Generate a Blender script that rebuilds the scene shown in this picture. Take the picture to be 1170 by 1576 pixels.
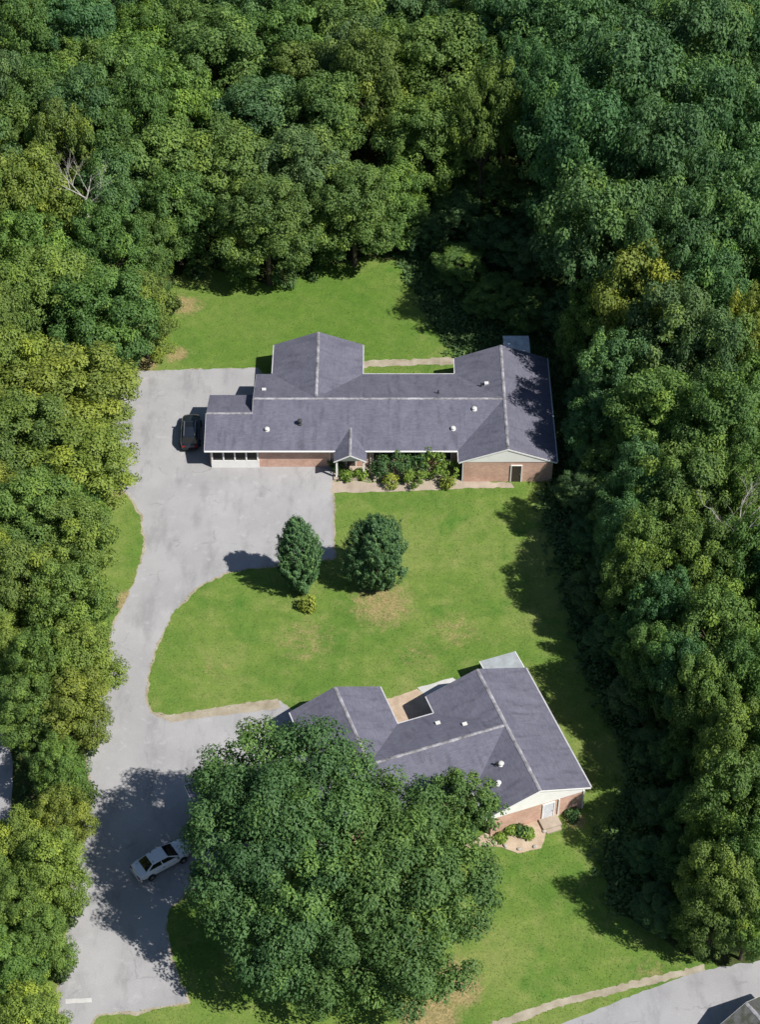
import bpy, bmesh, math, random
import numpy as np
from mathutils import Vector, Matrix
random.seed(7); rng = np.random.default_rng(7)
for o in list(bpy.data.objects): bpy.data.objects.remove(o)
S = bpy.context.scene; COL = S.collection
R = math.radians
# ------------------------------------------------------------------ camera, sky, sun, exposure
F_PX, PITCH, CAM_H, CAM_Y = 2900.0, R(45), 126.0, -126.0
cd = bpy.data.cameras.new('camera'); cam = bpy.data.objects.new('camera', cd); COL.objects.link(cam)
cam.location = (0, CAM_Y, CAM_H); cam.rotation_euler = (R(45), 0, 0)
cd.sensor_fit = 'VERTICAL'; cd.sensor_height = 24.0; cd.lens = 24.0 * F_PX / 1576.0
cd.clip_start = 1.0; cd.clip_end = 3000.0
S.camera = cam
SUN_DIR = Vector((-0.74, 0.43, -1.0)).normalized()          # the way the light travels
elev = math.asin(-SUN_DIR.z)
W = bpy.data.worlds.new('World'); S.world = W; W.use_nodes = True
nt = W.node_tree; bg = nt.nodes['Background']
sky = nt.nodes.new('ShaderNodeTexSky'); sky.sky_type = 'NISHITA'; sky.sun_disc = False
sky.sun_elevation = elev; sky.sun_rotation = math.atan2(-SUN_DIR.x, -SUN_DIR.y)
sky.air_density = 1.0; sky.dust_density = 0.6; sky.ozone_density = 2.0
nt.links.new(sky.outputs[0], bg.inputs[0]); bg.inputs[1].default_value = 0.06
sl = bpy.data.lights.new('sun', 'SUN'); sl.energy = 4.6; sl.angle = R(0.5); sl.color = (1.0, 0.95, 0.87)
so = bpy.data.objects.new('sun', sl); COL.objects.link(so); so.location = (60, -60, 90)
so.rotation_euler = SUN_DIR.to_track_quat('-Z', 'Y').to_euler()
S.view_settings.view_transform = 'Standard'; S.view_settings.look = 'None'
S.view_settings.gamma = 1.0; S.view_settings.exposure = 0.6; S.view_settings.use_curve_mapping = False

# ------------------------------------------------------------------ helpers
def G(px, py, z=0.0):
    """survey helper: plan position of a point seen at (px, py), standing at height z"""
    c, s = math.cos(PITCH), math.sin(PITCH)
    a = (px - 585) / F_PX; b = (py - 788) / F_PX
    d = Vector((a, c - b * s, -s - b * c))
    t = (z - CAM_H) / d.z
    return Vector((a * t, CAM_Y + d.y * t, z))
def px_per_m(p):
    return F_PX / ((p.y - CAM_Y) * math.cos(PITCH) + (CAM_H - p.z) * math.sin(PITCH))

def tag(o, label=None, cat=None, group=None, kind=None):
    if label: o['label'] = label
    if cat: o['category'] = cat
    if group: o['group'] = group
    if kind: o['kind'] = kind
    return o
def empty(name, loc, rz=0.0, label=None, cat=None, group=None):
    o = bpy.data.objects.new(name, None); COL.objects.link(o)
    o.location = loc; o.rotation_euler = (0, 0, rz); o.empty_display_size = 0.3
    return tag(o, label, cat, group)
class MB:
    def __init__(s): s.v = []; s.f = []; s.uv = []
    def quad(s, pts, uv=None):
        n = len(s.v); s.v += [tuple(p) for p in pts]; s.f.append(tuple(range(n, n + len(pts))))
        s.uv += list(uv) if uv else [(p[0] + p[1] * 0.37, p[2]) for p in pts]
    def box(s, x0, x1, y0, y1, z0, z1):
        A = [(x0,y0,z0),(x1,y0,z0),(x1,y1,z0),(x0,y1,z0),(x0,y0,z1),(x1,y0,z1),(x1,y1,z1),(x0,y1,z1)]
        for ids in ((0,3,2,1),(4,5,6,7),(0,1,5,4),(1,2,6,5),(2,3,7,6),(3,0,4,7)):
            pts = [A[i] for i in ids]
            if ids in ((0,3,2,1),(4,5,6,7)): uv = [(p[0], p[1]) for p in pts]
            elif ids in ((0,1,5,4),(2,3,7,6)): uv = [(p[0], p[2]) for p in pts]
            else: uv = [(p[1], p[2]) for p in pts]
            s.quad(pts, uv)
        return s
    def prism(s, pts, d):
        """closed prism: polygon pts (3d) pushed along vector d"""
        d = Vector(d); P = [Vector(p) for p in pts]; Q = [p + d for p in P]
        s.quad(P[::-1]); s.quad(Q)
        for i in range(len(P)):
            j = (i + 1) % len(P); s.quad([P[i], P[j], Q[j], Q[i]])
        return s
    def tube(s, pts, rad, n=7, cap=True):
        pts = [Vector(p) for p in pts]
        if not hasattr(rad, '__len__'): rad = [rad] * len(pts)
        rings = []
        for i, p in enumerate(pts):
            t = (pts[min(i+1, len(pts)-1)] - pts[max(i-1, 0)]).normalized()
            a = t.cross(Vector((0.31, 0.87, 0.38))).normalized(); b = t.cross(a)
            rings.append([p + (a * math.cos(2*math.pi*k/n) + b * math.sin(2*math.pi*k/n)) * rad[i] for k in range(n)])
        for i in range(len(rings) - 1):
            for k in range(n):
                s.quad([rings[i][k], rings[i][(k+1) % n], rings[i+1][(k+1) % n], rings[i+1][k]])
        if cap: s.quad(rings[0][::-1]); s.quad(rings[-1])
        return s
    def lathe(s, c, prof, n=14):
        c = Vector(c); rings = [[c + Vector((r*math.cos(2*math.pi*k/n), r*math.sin(2*math.pi*k/n), z)) for k in range(n)] for r, z in prof]
        for i in range(len(rings) - 1):
            for k in range(n): s.quad([rings[i][k], rings[i][(k+1) % n], rings[i+1][(k+1) % n], rings[i+1][k]])
        s.quad(rings[0][::-1]); s.quad(rings[-1]); return s
    def mesh(s, name, mat, smooth=False, weld=False):
        me = bpy.data.meshes.new(name); me.from_pydata(s.v, [], s.f)
        uvl = me.uv_layers.new(name='UVMap')
        uvl.data.foreach_set('uv', np.array(s.uv, dtype=np.float32).ravel())
        me.materials.append(mat)
        bm = bmesh.new(); bm.from_mesh(me)
        if weld: bmesh.ops.remove_doubles(bm, verts=bm.verts, dist=1e-4)
        bmesh.ops.recalc_face_normals(bm, faces=bm.faces)
        bm.to_mesh(me); bm.free()
        if smooth: me.polygons.foreach_set('use_smooth', [True] * len(me.polygons))
        return me
    def build(s, name, mat, parent=None, bevel=0, **k):
        o = bpy.data.objects.new(name, s.mesh(name, mat, **k)); COL.objects.link(o); o.parent = parent
        if bevel:
            w = o.modifiers.new('bevel', 'BEVEL'); w.width = bevel; w.segments = 2; w.limit_method = 'ANGLE'
        return o
def part(name, mat, parent, fn, **k):
    m = MB(); fn(m); return m.build(name, mat, parent, **k)

# ------------------------------------------------------------------ materials
class NM:
    def __init__(s, name):
        s.m = bpy.data.materials.new(name); s.m.use_nodes = True; s.t = s.m.node_tree
        s.b = s.t.nodes['Principled BSDF']; s.out = s.t.nodes['Material Output']
    def n(s, typ, **kw):
        x = s.t.nodes.new(typ)
        for k, v in kw.items():
            if hasattr(x, k): setattr(x, k, v)
            else: x.inputs[k].default_value = v
        return x
    def l(s, a, b): s.t.links.new(a, b)
    def co(s, kind='Object'): return s.n('ShaderNodeTexCoord').outputs[kind]
    def noise(s, vec, scale, detail=4, rough=0.6, out='Fac'):
        x = s.n('ShaderNodeTexNoise'); x.inputs['Scale'].default_value = scale
        x.inputs['Detail'].default_value = detail; x.inputs['Roughness'].default_value = rough
        s.l(vec, x.inputs['Vector']); return x.outputs[out]
    def ramp(s, fac, stops):
        r = s.n('ShaderNodeValToRGB'); e = r.color_ramp.elements
        while len(e) < len(stops): e.new(0.5)
        for el, (p, c) in zip(e, stops):
            el.position = p; el.color = (*c, 1) if len(c) == 3 else c
        s.l(fac, r.inputs[0]); return r.outputs[0]
    def mix(s, fac, a, b, mode='MIX'):
        x = s.n('ShaderNodeMix', data_type='RGBA', blend_type=mode)
        for v, i in ((fac, 0), (a, 6), (b, 7)):
            if isinstance(v, (int, float)): x.inputs[i].default_value = v
            elif isinstance(v, tuple): x.inputs[i].default_value = (*v, 1)
            else: s.l(v, x.inputs[i])
        return x.outputs[2]
    def math(s, op, a, b=0.5, clamp=False):
        x = s.n('ShaderNodeMath', operation=op, use_clamp=clamp)
        for v, i in ((a, 0), (b, 1)):
            if isinstance(v, (int, float)): x.inputs[i].default_value = v
            else: s.l(v, x.inputs[i])
        return x.outputs[0]
    def maprange(s, v, a, b, c=0.0, d=1.0):
        x = s.n('ShaderNodeMapRange', interpolation_type='SMOOTHSTEP')
        s.l(v, x.inputs[0])
        for i, q in enumerate((a, b, c, d)): x.inputs[i+1].default_value = q
        return x.outputs[0]
    def near(s, vec, pt, r0, r1):
        x = s.n('ShaderNodeVectorMath', operation='DISTANCE'); s.l(vec, x.inputs[0]); x.inputs[1].default_value = pt
        return s.maprange(x.outputs['Value'], r0, r1, 1.0, 0.0)
    def bump(s, h, dist=0.02, strength=0.5):
        x = s.n('ShaderNodeBump'); x.inputs['Distance'].default_value = dist; x.inputs['Strength'].default_value = strength
        s.l(h, x.inputs['Height']); s.l(x.outputs[0], s.b.inputs['Normal'])
    def set(s, col=None, rough=0.7, spec=0.3, metal=0.0):
        if col is not None:
            if isinstance(col, tuple): s.b.inputs['Base Color'].default_value = (*col, 1)
            else: s.l(col, s.b.inputs['Base Color'])
        s.b.inputs['Roughness'].default_value = rough; s.b.inputs['Specular IOR Level'].default_value = spec
        s.b.inputs['Metallic'].default_value = metal; return s.m
    def scaled(s, vec, sc):
        x = s.n('ShaderNodeMapping'); s.l(vec, x.inputs[0]); x.inputs['Scale'].default_value = sc; return x.outputs[0]

def m_plain(name, col, rough=0.6, spec=0.3, metal=0.0, var=0.12, scale=3.0):
    k = NM(name); c = k.co()
    n1 = k.noise(c, scale, 5)
    d = tuple(x * (1 - var) for x in col); b = tuple(min(1, x * (1 + var)) for x in col)
    return k.set(k.ramp(n1, [(0.3, d), (0.7, b)]), rough, spec, metal)

def m_grass():
    k = NM('lawn_grass'); c = k.co()
    big = k.noise(c, 0.09, 3); mid = k.noise(c, 0.55, 4); fin = k.noise(c, 5.0, 5, 0.7); vf = k.noise(c, 22.0, 3, 0.7)
    a = k.ramp(big, [(0.32, (0.078, 0.156, 0.028)), (0.50, (0.118, 0.188, 0.040)), (0.68, (0.176, 0.220, 0.066))])
    a = k.mix(k.math('MULTIPLY', k.maprange(mid, 0.45, 0.75), 0.55), a, (0.20, 0.228, 0.078))
    a = k.mix(k.maprange(k.noise(c, 0.21, 3), 0.54, 0.74), a, (0.076, 0.162, 0.028))
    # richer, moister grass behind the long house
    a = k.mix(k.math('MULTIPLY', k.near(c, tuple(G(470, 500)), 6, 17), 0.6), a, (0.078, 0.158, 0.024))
    # dry, worn and bare places
    dry = None
    for (px, py, r0, r1, s) in ((590, 930, .6, 5.5, .72), (700, 970, .5, 4.5, .48), (470, 985, 1, 5.5, .46), (640, 1010, .5, 4, .42), (330, 1030, .5, 3.5, .36), (285, 470, .3, 3.4, .8), (270, 545, .2, 2.4, .9),
                                (225, 560, .2, 2.2, .9), (195, 925, .3, 2.3, 1.), (178, 760, .2, 1.5, .7), (700, 1515, .5, 3.8, .95), (660, 1570, 1, 3.4, 1.),
                                (885, 1262, .2, 1.8, .8), (900, 1350, .3, 3, .35), (960, 1050, .3, 3, .25), (800, 1230, .3, 2, .4), (760, 1440, .3, 4, .3), (1000, 1500, .3, 3, .5), (280, 1540, .1, 1.2, .7)):
        m = k.math('MULTIPLY', k.near(c, tuple(G(px, py)), r0, r1), s)
        dry = m if dry is None else k.math('MAXIMUM', dry, m)
    dm = k.maprange(k.math('ADD', dry, k.math('MULTIPLY', k.math('SUBTRACT', k.noise(c, 1.3, 5, 0.7), 0.5), 1.3)), 0.25, 0.85)
    a = k.mix(dm, a, k.ramp(fin, [(0.3, (0.17, 0.15, 0.065)), (0.7, (0.33, 0.27, 0.145))]))
    a = k.mix(1.0, a, k.ramp(fin, [(0.25, (0.74, 0.78, 0.72)), (0.5, (0.99, 0.99, 0.97)), (0.78, (1.24, 1.18, 1.15))]), 'MULTIPLY')
    a = k.mix(1.0, a, k.ramp(vf, [(0.3, (0.86, 0.87, 0.85)), (0.7, (1.14, 1.12, 1.1))]), 'MULTIPLY')
    # clover and weed patches, faint mower passes
    a = k.mix(1.0, a, k.ramp(k.noise(c, 0.9, 4, 0.65), [(0.3, (0.84, 0.88, 0.84)), (0.7, (1.14, 1.10, 1.1))]), 'MULTIPLY')
    a = k.mix(k.math('MULTIPLY', k.maprange(k.noise(c, 1.7, 5, 0.7), 0.55, 0.72), 0.4), a, (0.075, 0.140, 0.03))
    a = k.mix(k.math('MULTIPLY', k.maprange(k.noise(c, 2.6, 5, 0.75), 0.62, 0.70), 0.5), a, (0.24, 0.235, 0.11))
    k.bump(k.math('ADD', fin, k.math('MULTIPLY', vf, 0.6)), 0.06, 0.5)
    return k.set(a, 0.9, 0.1)
def m_floor():
    k = NM('woodland_floor'); c = k.co()
    a = k.ramp(k.noise(c, 0.8, 6, 0.7), [(0.3, (0.035, 0.048, 0.018)), (0.5, (0.055, 0.078, 0.024)), (0.75, (0.10, 0.09, 0.05))])
    a = k.mix(1.0, a, k.ramp(k.noise(c, 6, 4, 0.7), [(0.3, (0.5, 0.5, 0.5)), (0.7, (1.4, 1.4, 1.3))]), 'MULTIPLY')
    k.bump(k.noise(c, 3, 5), 0.25, 0.6); return k.set(a, 0.95, 0.05)
def m_pave(name, lo, hi, crack=True, scl=1.0):
    k = NM(name); c = k.co()
    a = k.ramp(k.noise(c, 0.16 * scl, 4, 0.6), [(0.3, lo), (0.7, hi)])
    st = k.noise(k.scaled(c, (1.0, 0.35, 1.0)), 0.55, 5, 0.65)
    a = k.mix(k.math('MULTIPLY', k.maprange(st, 0.48, 0.70), 0.45), a, tuple(x * 0.62 for x in lo))
    a = k.mix(k.math('MULTIPLY', k.maprange(k.noise(c, 0.9, 4), 0.56, 0.74), 0.45), a, tuple(min(1, x * 1.16) for x in hi))
    fin = k.noise(c, 14, 4, 0.75)
    a = k.mix(1.0, a, k.ramp(fin, [(0.25, (0.80, 0.80, 0.81)), (0.75, (1.16, 1.16, 1.15))]), 'MULTIPLY')
    if crack:
        w = k.n('ShaderNodeVectorMath', operation='ADD'); k.l(c, w.inputs[0])
        nn = k.n('ShaderNodeVectorMath', operation='SCALE'); nn.inputs['Scale'].default_value = 1.6
        k.l(k.noise(c, 0.8, 4, 0.6, 'Color'), nn.inputs[0]); k.l(nn.outputs[0], w.inputs[1])
        v = k.n('ShaderNodeTexVoronoi', feature='DISTANCE_TO_EDGE'); v.inputs['Scale'].default_value = 0.16; k.l(w.outputs[0], v.inputs['Vector'])
        cr = k.math('MULTIPLY', k.maprange(v.outputs['Distance'], 0.004, 0.011, 1, 0), k.maprange(k.noise(c, 0.3, 3), 0.50, 0.62))
        a = k.mix(k.math('MULTIPLY', cr, 0.26), a, (0.09, 0.09, 0.09))
    sp = k.noise(c, 1.9, 6, 0.72)                                   # oil drips, patched places, grit
    a = k.mix(k.math('MULTIPLY', k.maprange(sp, 0.63, 0.74), 0.45), a, tuple(x * 0.5 for x in lo))
    a = k.mix(k.math('MULTIPLY', k.maprange(k.noise(c, 3.1, 6, 0.75), 0.60, 0.72), 0.40), a, tuple(min(1, x * 1.3) for x in hi))
    k.bump(fin, 0.02, 0.35); return k.set(a, 0.88, 0.2)
def m_shingle(name, base, light, moss=0.0):
    k = NM(name); uv = k.co('UV')
    br = k.n('ShaderNodeTexBrick'); br.inputs['Scale'].default_value = 1.0
    br.inputs['Brick Width'].default_value = 0.33; br.inputs['Row Height'].default_value = 0.145; br.inputs['Mortar Size'].default_value = 0.012
    br.inputs['Color1'].default_value = (0.62, 0.62, 0.62, 1); br.inputs['Color2'].default_value = (1.22, 1.22, 1.22, 1); br.inputs['Mortar'].default_value = (0.45, 0.45, 0.45, 1)
    k.l(uv, br.inputs['Vector'])
    a = k.ramp(k.noise(uv, 0.45, 5, 0.6), [(0.3, base), (0.72, light)])
    stv = k.noise(k.scaled(uv, (1.3, 0.14, 1)), 1.0, 5, 0.65)          # rain streaks running down the slope
    a = k.mix(k.math('MULTIPLY', k.maprange(stv, 0.44, 0.72), 0.28), a, tuple(x * 1.3 for x in light))
    a = k.mix(k.math('MULTIPLY', k.maprange(k.noise(k.scaled(uv, (0.9, 0.25, 1)), 1.7, 4), 0.50, 0.70), 0.5), a, tuple(x * 0.66 for x in base))
    a = k.mix(k.maprange(k.noise(uv, 5.5, 3, 0.5), 0.72, 0.76), a, tuple(x * 0.55 for x in base))
    if moss:
        a = k.mix(k.math('MULTIPLY', k.maprange(k.noise(uv, 1.4, 5), 0.45, 0.62), moss), a, (0.05, 0.055, 0.03))
    a = k.mix(0.36, a, k.mix(1.0, a, br.outputs['Color'], 'MULTIPLY'))
    a = k.mix(1.0, a, k.ramp(k.noise(uv, 24, 3, 0.7), [(0.3, (0.84, 0.84, 0.84)), (0.7, (1.15, 1.15, 1.15))]), 'MULTIPLY')
    k.bump(br.outputs['Fac'], 0.012, -0.7); return k.set(a, 0.9, 0.2)
def m_brick():
    k = NM('red_brick'); uv = k.co('UV')
    br = k.n('ShaderNodeTexBrick'); br.inputs['Scale'].default_value = 1.0
    br.inputs['Brick Width'].default_value = 0.22; br.inputs['Row Height'].default_value = 0.075; br.inputs['Mortar Size'].default_value = 0.008
    br.inputs['Color1'].default_value = (0.47, 0.25, 0.18, 1); br.inputs['Color2'].default_value = (0.56, 0.35, 0.27, 1); br.inputs['Mortar'].default_value = (0.46, 0.41, 0.36, 1)
    k.l(uv, br.inputs['Vector'])
    a = k.mix(1.0, br.outputs['Color'], k.ramp(k.noise(uv, 0.9, 5), [(0.3, (0.82, 0.8, 0.8)), (0.7, (1.15, 1.15, 1.15))]), 'MULTIPLY')
    k.bump(br.outputs['Fac'], 0.01, -0.6); return k.set(a, 0.85, 0.2)
def m_leaf(name='leaf', trans=0.34):
    k = NM(name)
    oi = k.n('ShaderNodeObjectInfo'); at = k.n('ShaderNodeAttribute', attribute_name='var')
    v = at.outputs['Fac']
    tint = k.ramp(v, [(0.0, (0.62, 0.70, 0.75)), (0.45, (0.95, 0.97, 0.98)), (0.8, (1.25, 1.2, 1.0)), (1.0, (1.7, 1.5, 1.0))])
    a = k.mix(1.0, oi.outputs['Color'], tint, 'MULTIPLY')
    k.set(a, 0.55, 0.25)
    tr = k.n('ShaderNodeBsdfTranslucent'); k.l(k.mix(1.0, a, (1.05, 1.15, 0.55), 'MULTIPLY'), tr.inputs[0])
    ms = k.n('ShaderNodeMixShader'); ms.inputs[0].default_value = trans
    k.l(k.b.outputs[0], ms.inputs[1]); k.l(tr.outputs[0], ms.inputs[2]); k.l(ms.outputs[0], k.out.inputs[0])
    return k.m
def m_bark(name, lo, hi):
    k = NM(name); c = k.co()
    n1 = k.noise(k.scaled(c, (4, 4, 0.7)), 2.5, 5, 0.7)
    k.bump(n1, 0.04, 0.7); return k.set(k.ramp(n1, [(0.3, lo), (0.7, hi)]), 0.9, 0.1)
def m_glass(name, col=(0.012, 0.015, 0.02), rough=0.08):
    return NM(name).set(col, rough, 0.6)
def m_paint(name, col, metal=0.0, specks=False):
    k = NM(name); c = k.co(); a = col
    if specks:
        a = k.mix(k.maprange(k.noise(c, 3.2, 2, 0.4), 0.66, 0.70), col, (0.05, 0.05, 0.03))
        a = k.mix(k.math('MULTIPLY', k.noise(c, 1.2, 5), 0.3), a, tuple(x * 0.75 for x in col))
    k.set(a, 0.3, 0.5, metal); k.b.inputs['Coat Weight'].default_value = 0.5; k.b.inputs['Coat Roughness'].default_value = 0.08
    return k.m

M = dict(
    grass=m_grass(), floor=m_floor(),
    drive=m_pave('driveway_asphalt', (0.264, 0.264, 0.274), (0.342, 0.341, 0.350)),
    road=m_pave('road_asphalt', (0.246, 0.247, 0.262), (0.32, 0.32, 0.332)),
    conc=m_pave('concrete', (0.30, 0.25, 0.20), (0.40, 0.34, 0.28), crack=False, scl=4),
    palec=m_pave('pale_concrete', (0.40, 0.40, 0.395), (0.52, 0.52, 0.51), crack=False, scl=4),
    dirt=m_pave('bare_dirt', (0.25, 0.215, 0.155), (0.37, 0.335, 0.27), crack=False, scl=6),
    flag=m_pave('earthy_patio', (0.34, 0.26, 0.19), (0.47, 0.38, 0.29), crack=False, scl=6),
    shingle=m_shingle('grey_shingle', (0.100, 0.101, 0.138), (0.138, 0.139, 0.182)),
    shingle_old=m_shingle('mossy_shingle', (0.055, 0.058, 0.058), (0.12, 0.125, 0.125), moss=0.7),
    cap=m_plain('ridge_cap', (0.24, 0.238, 0.26), 0.85, 0.2, var=0.6, scale=1.3),
    white=m_plain('white_paint', (0.74, 0.74, 0.73), 0.5, 0.3, var=0.06, scale=2),
    gutter=m_plain('gutter_metal', (0.42, 0.42, 0.44), 0.5, 0.4, var=0.2, scale=1.2),
    tin=m_plain('whitewashed_tin', (0.50, 0.54, 0.58), 0.5, 0.4, var=0.3, scale=1.1),
    siding=m_plain('white_siding', (0.76, 0.76, 0.75), 0.55, 0.3, var=0.05, scale=1.5),
    brick=m_brick(), glass=m_glass('window_glass'), screen=m_plain('dark_screen', (0.03, 0.028, 0.028), 0.7, 0.2),
    door=m_plain('dark_door', (0.05, 0.04, 0.035), 0.5), door_white=m_plain('pale_door', (0.55, 0.57, 0.62), 0.5),
    metal=m_plain('patio_metal', (0.33, 0.36, 0.38), 0.6, 0.3, 0.2, var=0.2, scale=1.5),
    ventw=m_plain('vent_white', (0.50, 0.50, 0.49), 0.5), ventd=m_plain('vent_dark', (0.04, 0.04, 0.045), 0.6),
    leaf=m_leaf(), needle=m_leaf('needle', 0.1),
    bark=m_bark('bark', (0.045, 0.035, 0.025), (0.11, 0.09, 0.07)), deadwood=m_bark('deadwood', (0.24, 0.225, 0.20), (0.42, 0.40, 0.37)),
    paint_white=m_paint('white_car_paint', (0.66, 0.68, 0.72), specks=True), paint_dark=m_paint('dark_car_paint', (0.012, 0.016, 0.024)),
    carglass=m_glass('car_glass', (0.008, 0.01, 0.012), 0.04), tyre=m_plain('tyre', (0.02, 0.02, 0.02), 0.85), rim=m_plain('alloy', (0.45, 0.45, 0.46), 0.3, 0.5, 0.7),
    lamp=m_plain('lamp_lens', (0.7, 0.7, 0.72), 0.15, 0.6), tail=m_plain('tail_lens', (0.25, 0.01, 0.01), 0.2, 0.6), trim=m_plain('black_trim', (0.02, 0.02, 0.022), 0.5),
    stone=m_plain('field_stone', (0.35, 0.32, 0.28), 0.9, 0.1, var=0.3, scale=3),
)

# ------------------------------------------------------------------ ground, lawn, paving
def sheet(name, pts, z, mat, thick=0.0, jitter=0.0, step=0.6, kind='structure', smooth_n=0):
    P = [Vector((p[0], p[1], 0)) for p in pts]
    for _ in range(smooth_n):                                   # corner cutting for curved edges
        Q = []
        for i, a in enumerate(P):
            b = P[(i+1) % len(P)]; Q += [a.lerp(b, .25), a.lerp(b, .75)]
        P = Q
    if jitter:
        r = random.Random(len(name) * 31 + len(pts)); Q = []
        for i, a in enumerate(P):
            b = P[(i+1) % len(P)]; n = max(1, min(400, int((b - a).length / step)))
            for j in range(n):
                q = a.lerp(b, j / n); Q.append(q + Vector((r.gauss(0, jitter), r.gauss(0, jitter), 0)))
        P = Q
    bm = bmesh.new(); vs = [bm.verts.new((p.x, p.y, z)) for p in P]
    f = bm.faces.new(vs)
    if f.normal.z < 0: bmesh.ops.reverse_faces(bm, faces=[f])
    if thick:
        ex = bmesh.ops.extrude_face_region(bm, geom=[f]); bmesh.ops.translate(bm, vec=(0, 0, -thick), verts=[v for v in ex['geom'] if isinstance(v, bmesh.types.BMVert)])
    bmesh.ops.triangulate(bm, faces=bm.faces[:])
    bmesh.ops.recalc_face_normals(bm, faces=bm.faces)
    if not thick:
        for ff in bm.faces:
            if ff.normal.z < 0: ff.normal_flip()
    me = bpy.data.meshes.new(name); bm.to_mesh(me); bm.free(); me.materials.append(mat)
    o = bpy.data.objects.new(name, me); COL.objects.link(o); o['kind'] = kind
    return o, np.array([(p.x, p.y) for p in P])
def gp(*pts): return [G(*p) for p in pts]

gm = MB(); gm.quad([(-900, -600, -0.02), (900, -600, -0.02), (900, 1200, -0.02), (-900, 1200, -0.02)])
tag(gm.build('ground', M['floor']), kind='structure')
lawn_px = [(120, 1640), (60, 1480), (110, 1300), (120, 1130), (150, 980), (130, 850), (150, 720), (190, 580), (250, 500), (262, 440), (300, 400), (360, 425), (430, 440), (500, 410),
           (560, 395), (612, 400), (640, 450), (672, 510), (700, 545), (840, 560), (850, 640), (835, 745), (838, 800), (862, 860), (868, 920), (885, 980), (900, 1040), (935, 1100), (968, 1170), (962, 1230), (925, 1300), (945, 1400), (1060, 1470), (1095, 1480), (1120, 1500), (1000, 1660), (600, 1760)]
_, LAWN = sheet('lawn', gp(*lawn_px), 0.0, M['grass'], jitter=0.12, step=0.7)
drive_px = [(214, 573), (300, 570), (396, 567), (430, 640), (511, 722), (513, 800), (514, 858), (430, 868), (348, 880), (300, 905), (266, 943), (241, 990), (227, 1038), (223, 1072), (231, 1098), (260, 1104),
            (330, 1093), (428, 1078), (470, 1110), (400, 1230), (420, 1310), (340, 1345), (285, 1372), (258, 1400), (254, 1432), (264, 1480), (288, 1542), (210, 1556), (150, 1561), (118, 1600), (95, 1580),
            (88, 1530), (96, 1480), (125, 1290), (140, 1210), (132, 1160), (160, 1050), (172, 970), (203, 905), (224, 845), (218, 790), (186, 745), (180, 690), (175, 640), (195, 590)]
_, DRIVE = sheet('driveway', gp(*drive_px), 0.006, M['drive'], jitter=0.055, step=0.3)
def verge(poly, w):
    P = poly; n = len(P); t = np.roll(P, -4, 0) - np.roll(P, 4, 0); t /= np.linalg.norm(t, axis=1)[:, None] + 1e-9
    area = np.sum(P[:, 0]*np.roll(P[:, 1], -1) - np.roll(P[:, 0], -1)*P[:, 1]); nn = np.stack([t[:, 1], -t[:, 0]], 1) * (1 if area > 0 else -1)
    k = np.convolve(np.tile(rng.uniform(-.1, 1, n), 3), np.ones(5)/5, 'same')[n:2*n]
    return P + nn * (w * k)[:, None]
sheet('verge', verge(DRIVE, .42), 0.003, M['dirt'])
road_px = [(700, 1650), (860, 1578), (960, 1537), (1060, 1500), (1100, 1490), (1180, 1478), (1300, 1455), (1420, 1600), (1300, 1800), (800, 1800)]
_, ROAD = sheet('road', gp(*road_px), 0.006, M['road'], jitter=0.05, step=0.4)
_, NDR = sheet('road', gp((-160, 1080), (2, 1095), (20, 1180), (14, 1300), (-160, 1320)), 0.006, M['road'], jitter=0.05)
P_ = []
_, a = sheet('path', gp((700, 1598), (760, 1572), (850, 1540), (960, 1514), (1085, 1484), (1088, 1494), (965, 1524), (855, 1552), (765, 1586), (706, 1612)), 0.004, M['dirt'], jitter=0.06, step=0.25); P_.append(a)
_, a = sheet('path', gp((511, 741), (600, 742), (712, 738), (790, 744), (792, 750), (712, 752), (600, 757), (511, 758)), 0.008, M['conc'], jitter=0.06, step=0.4); P_.append(a)
_, a = sheet('path', gp((556, 555), (620, 553), (700, 550), (700, 561), (620, 563), (556, 566)), 0.008, M['dirt'], jitter=0.10, step=0.4); P_.append(a)
_, a = sheet('kerb_strip', gp((236, 1100), (262, 1101), (330, 1089), (427, 1075), (432, 1090), (380, 1097), (330, 1102), (262, 1112)), 0.012, M['dirt'], jitter=0.05, step=0.25)
_, a = sheet('kerb_strip', gp((100, 1538), (140, 1536), (141, 1543), (100, 1545)), 0.012, M['palec'], jitter=0.02, step=0.3)
_, a = sheet('path', gp((214, 571), (395, 566), (395, 569), (214, 574)), 0.010, M['drive'], jitter=0.05, step=0.4)
HOUSE_RECTS = []   # (ox, oy, rot, x0, x1, y0, y1) footprints, used to keep plants out of the houses

# ------------------------------------------------------------------ house builder
def gable_roof(parent, axis, a0, a1, c, h0, h1, ze, zr, mat, thick=0.14, z_lift=0.0):
    """roof over a wing; axis 'x' or 'y' is the ridge direction, c the ridge's place across, h0/h1 the half widths on the minus/plus side"""
    def P(a, b, z): return (a, b, z + z_lift) if axis == 'x' else (b, a, z + z_lift)
    m = MB()
    for side, h in ((-1, h0), (1, h1)):
        e = c + side * h; L = math.hypot(h, zr - ze)
        tri = [P(a0, e, ze), P(a1, e, ze), P(a1, c, zr), P(a0, c, zr)]
        low = [P(a0, e, ze - thick), P(a1, e, ze - thick), P(a1, c, zr - thick), P(a0, c, zr - thick)]
        m.quad(tri, [(a0, -L + side), (a1, -L + side), (a1, side), (a0, side)])
        m.quad(low, [(a0, -L), (a1, -L), (a1, 0), (a0, 0)])
        for i, j in ((0, 1), (1, 2), (3, 0)):
            m.quad([tri[i], tri[j], low[j], low[i]])
    return m.build('roof', mat, parent)
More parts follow.
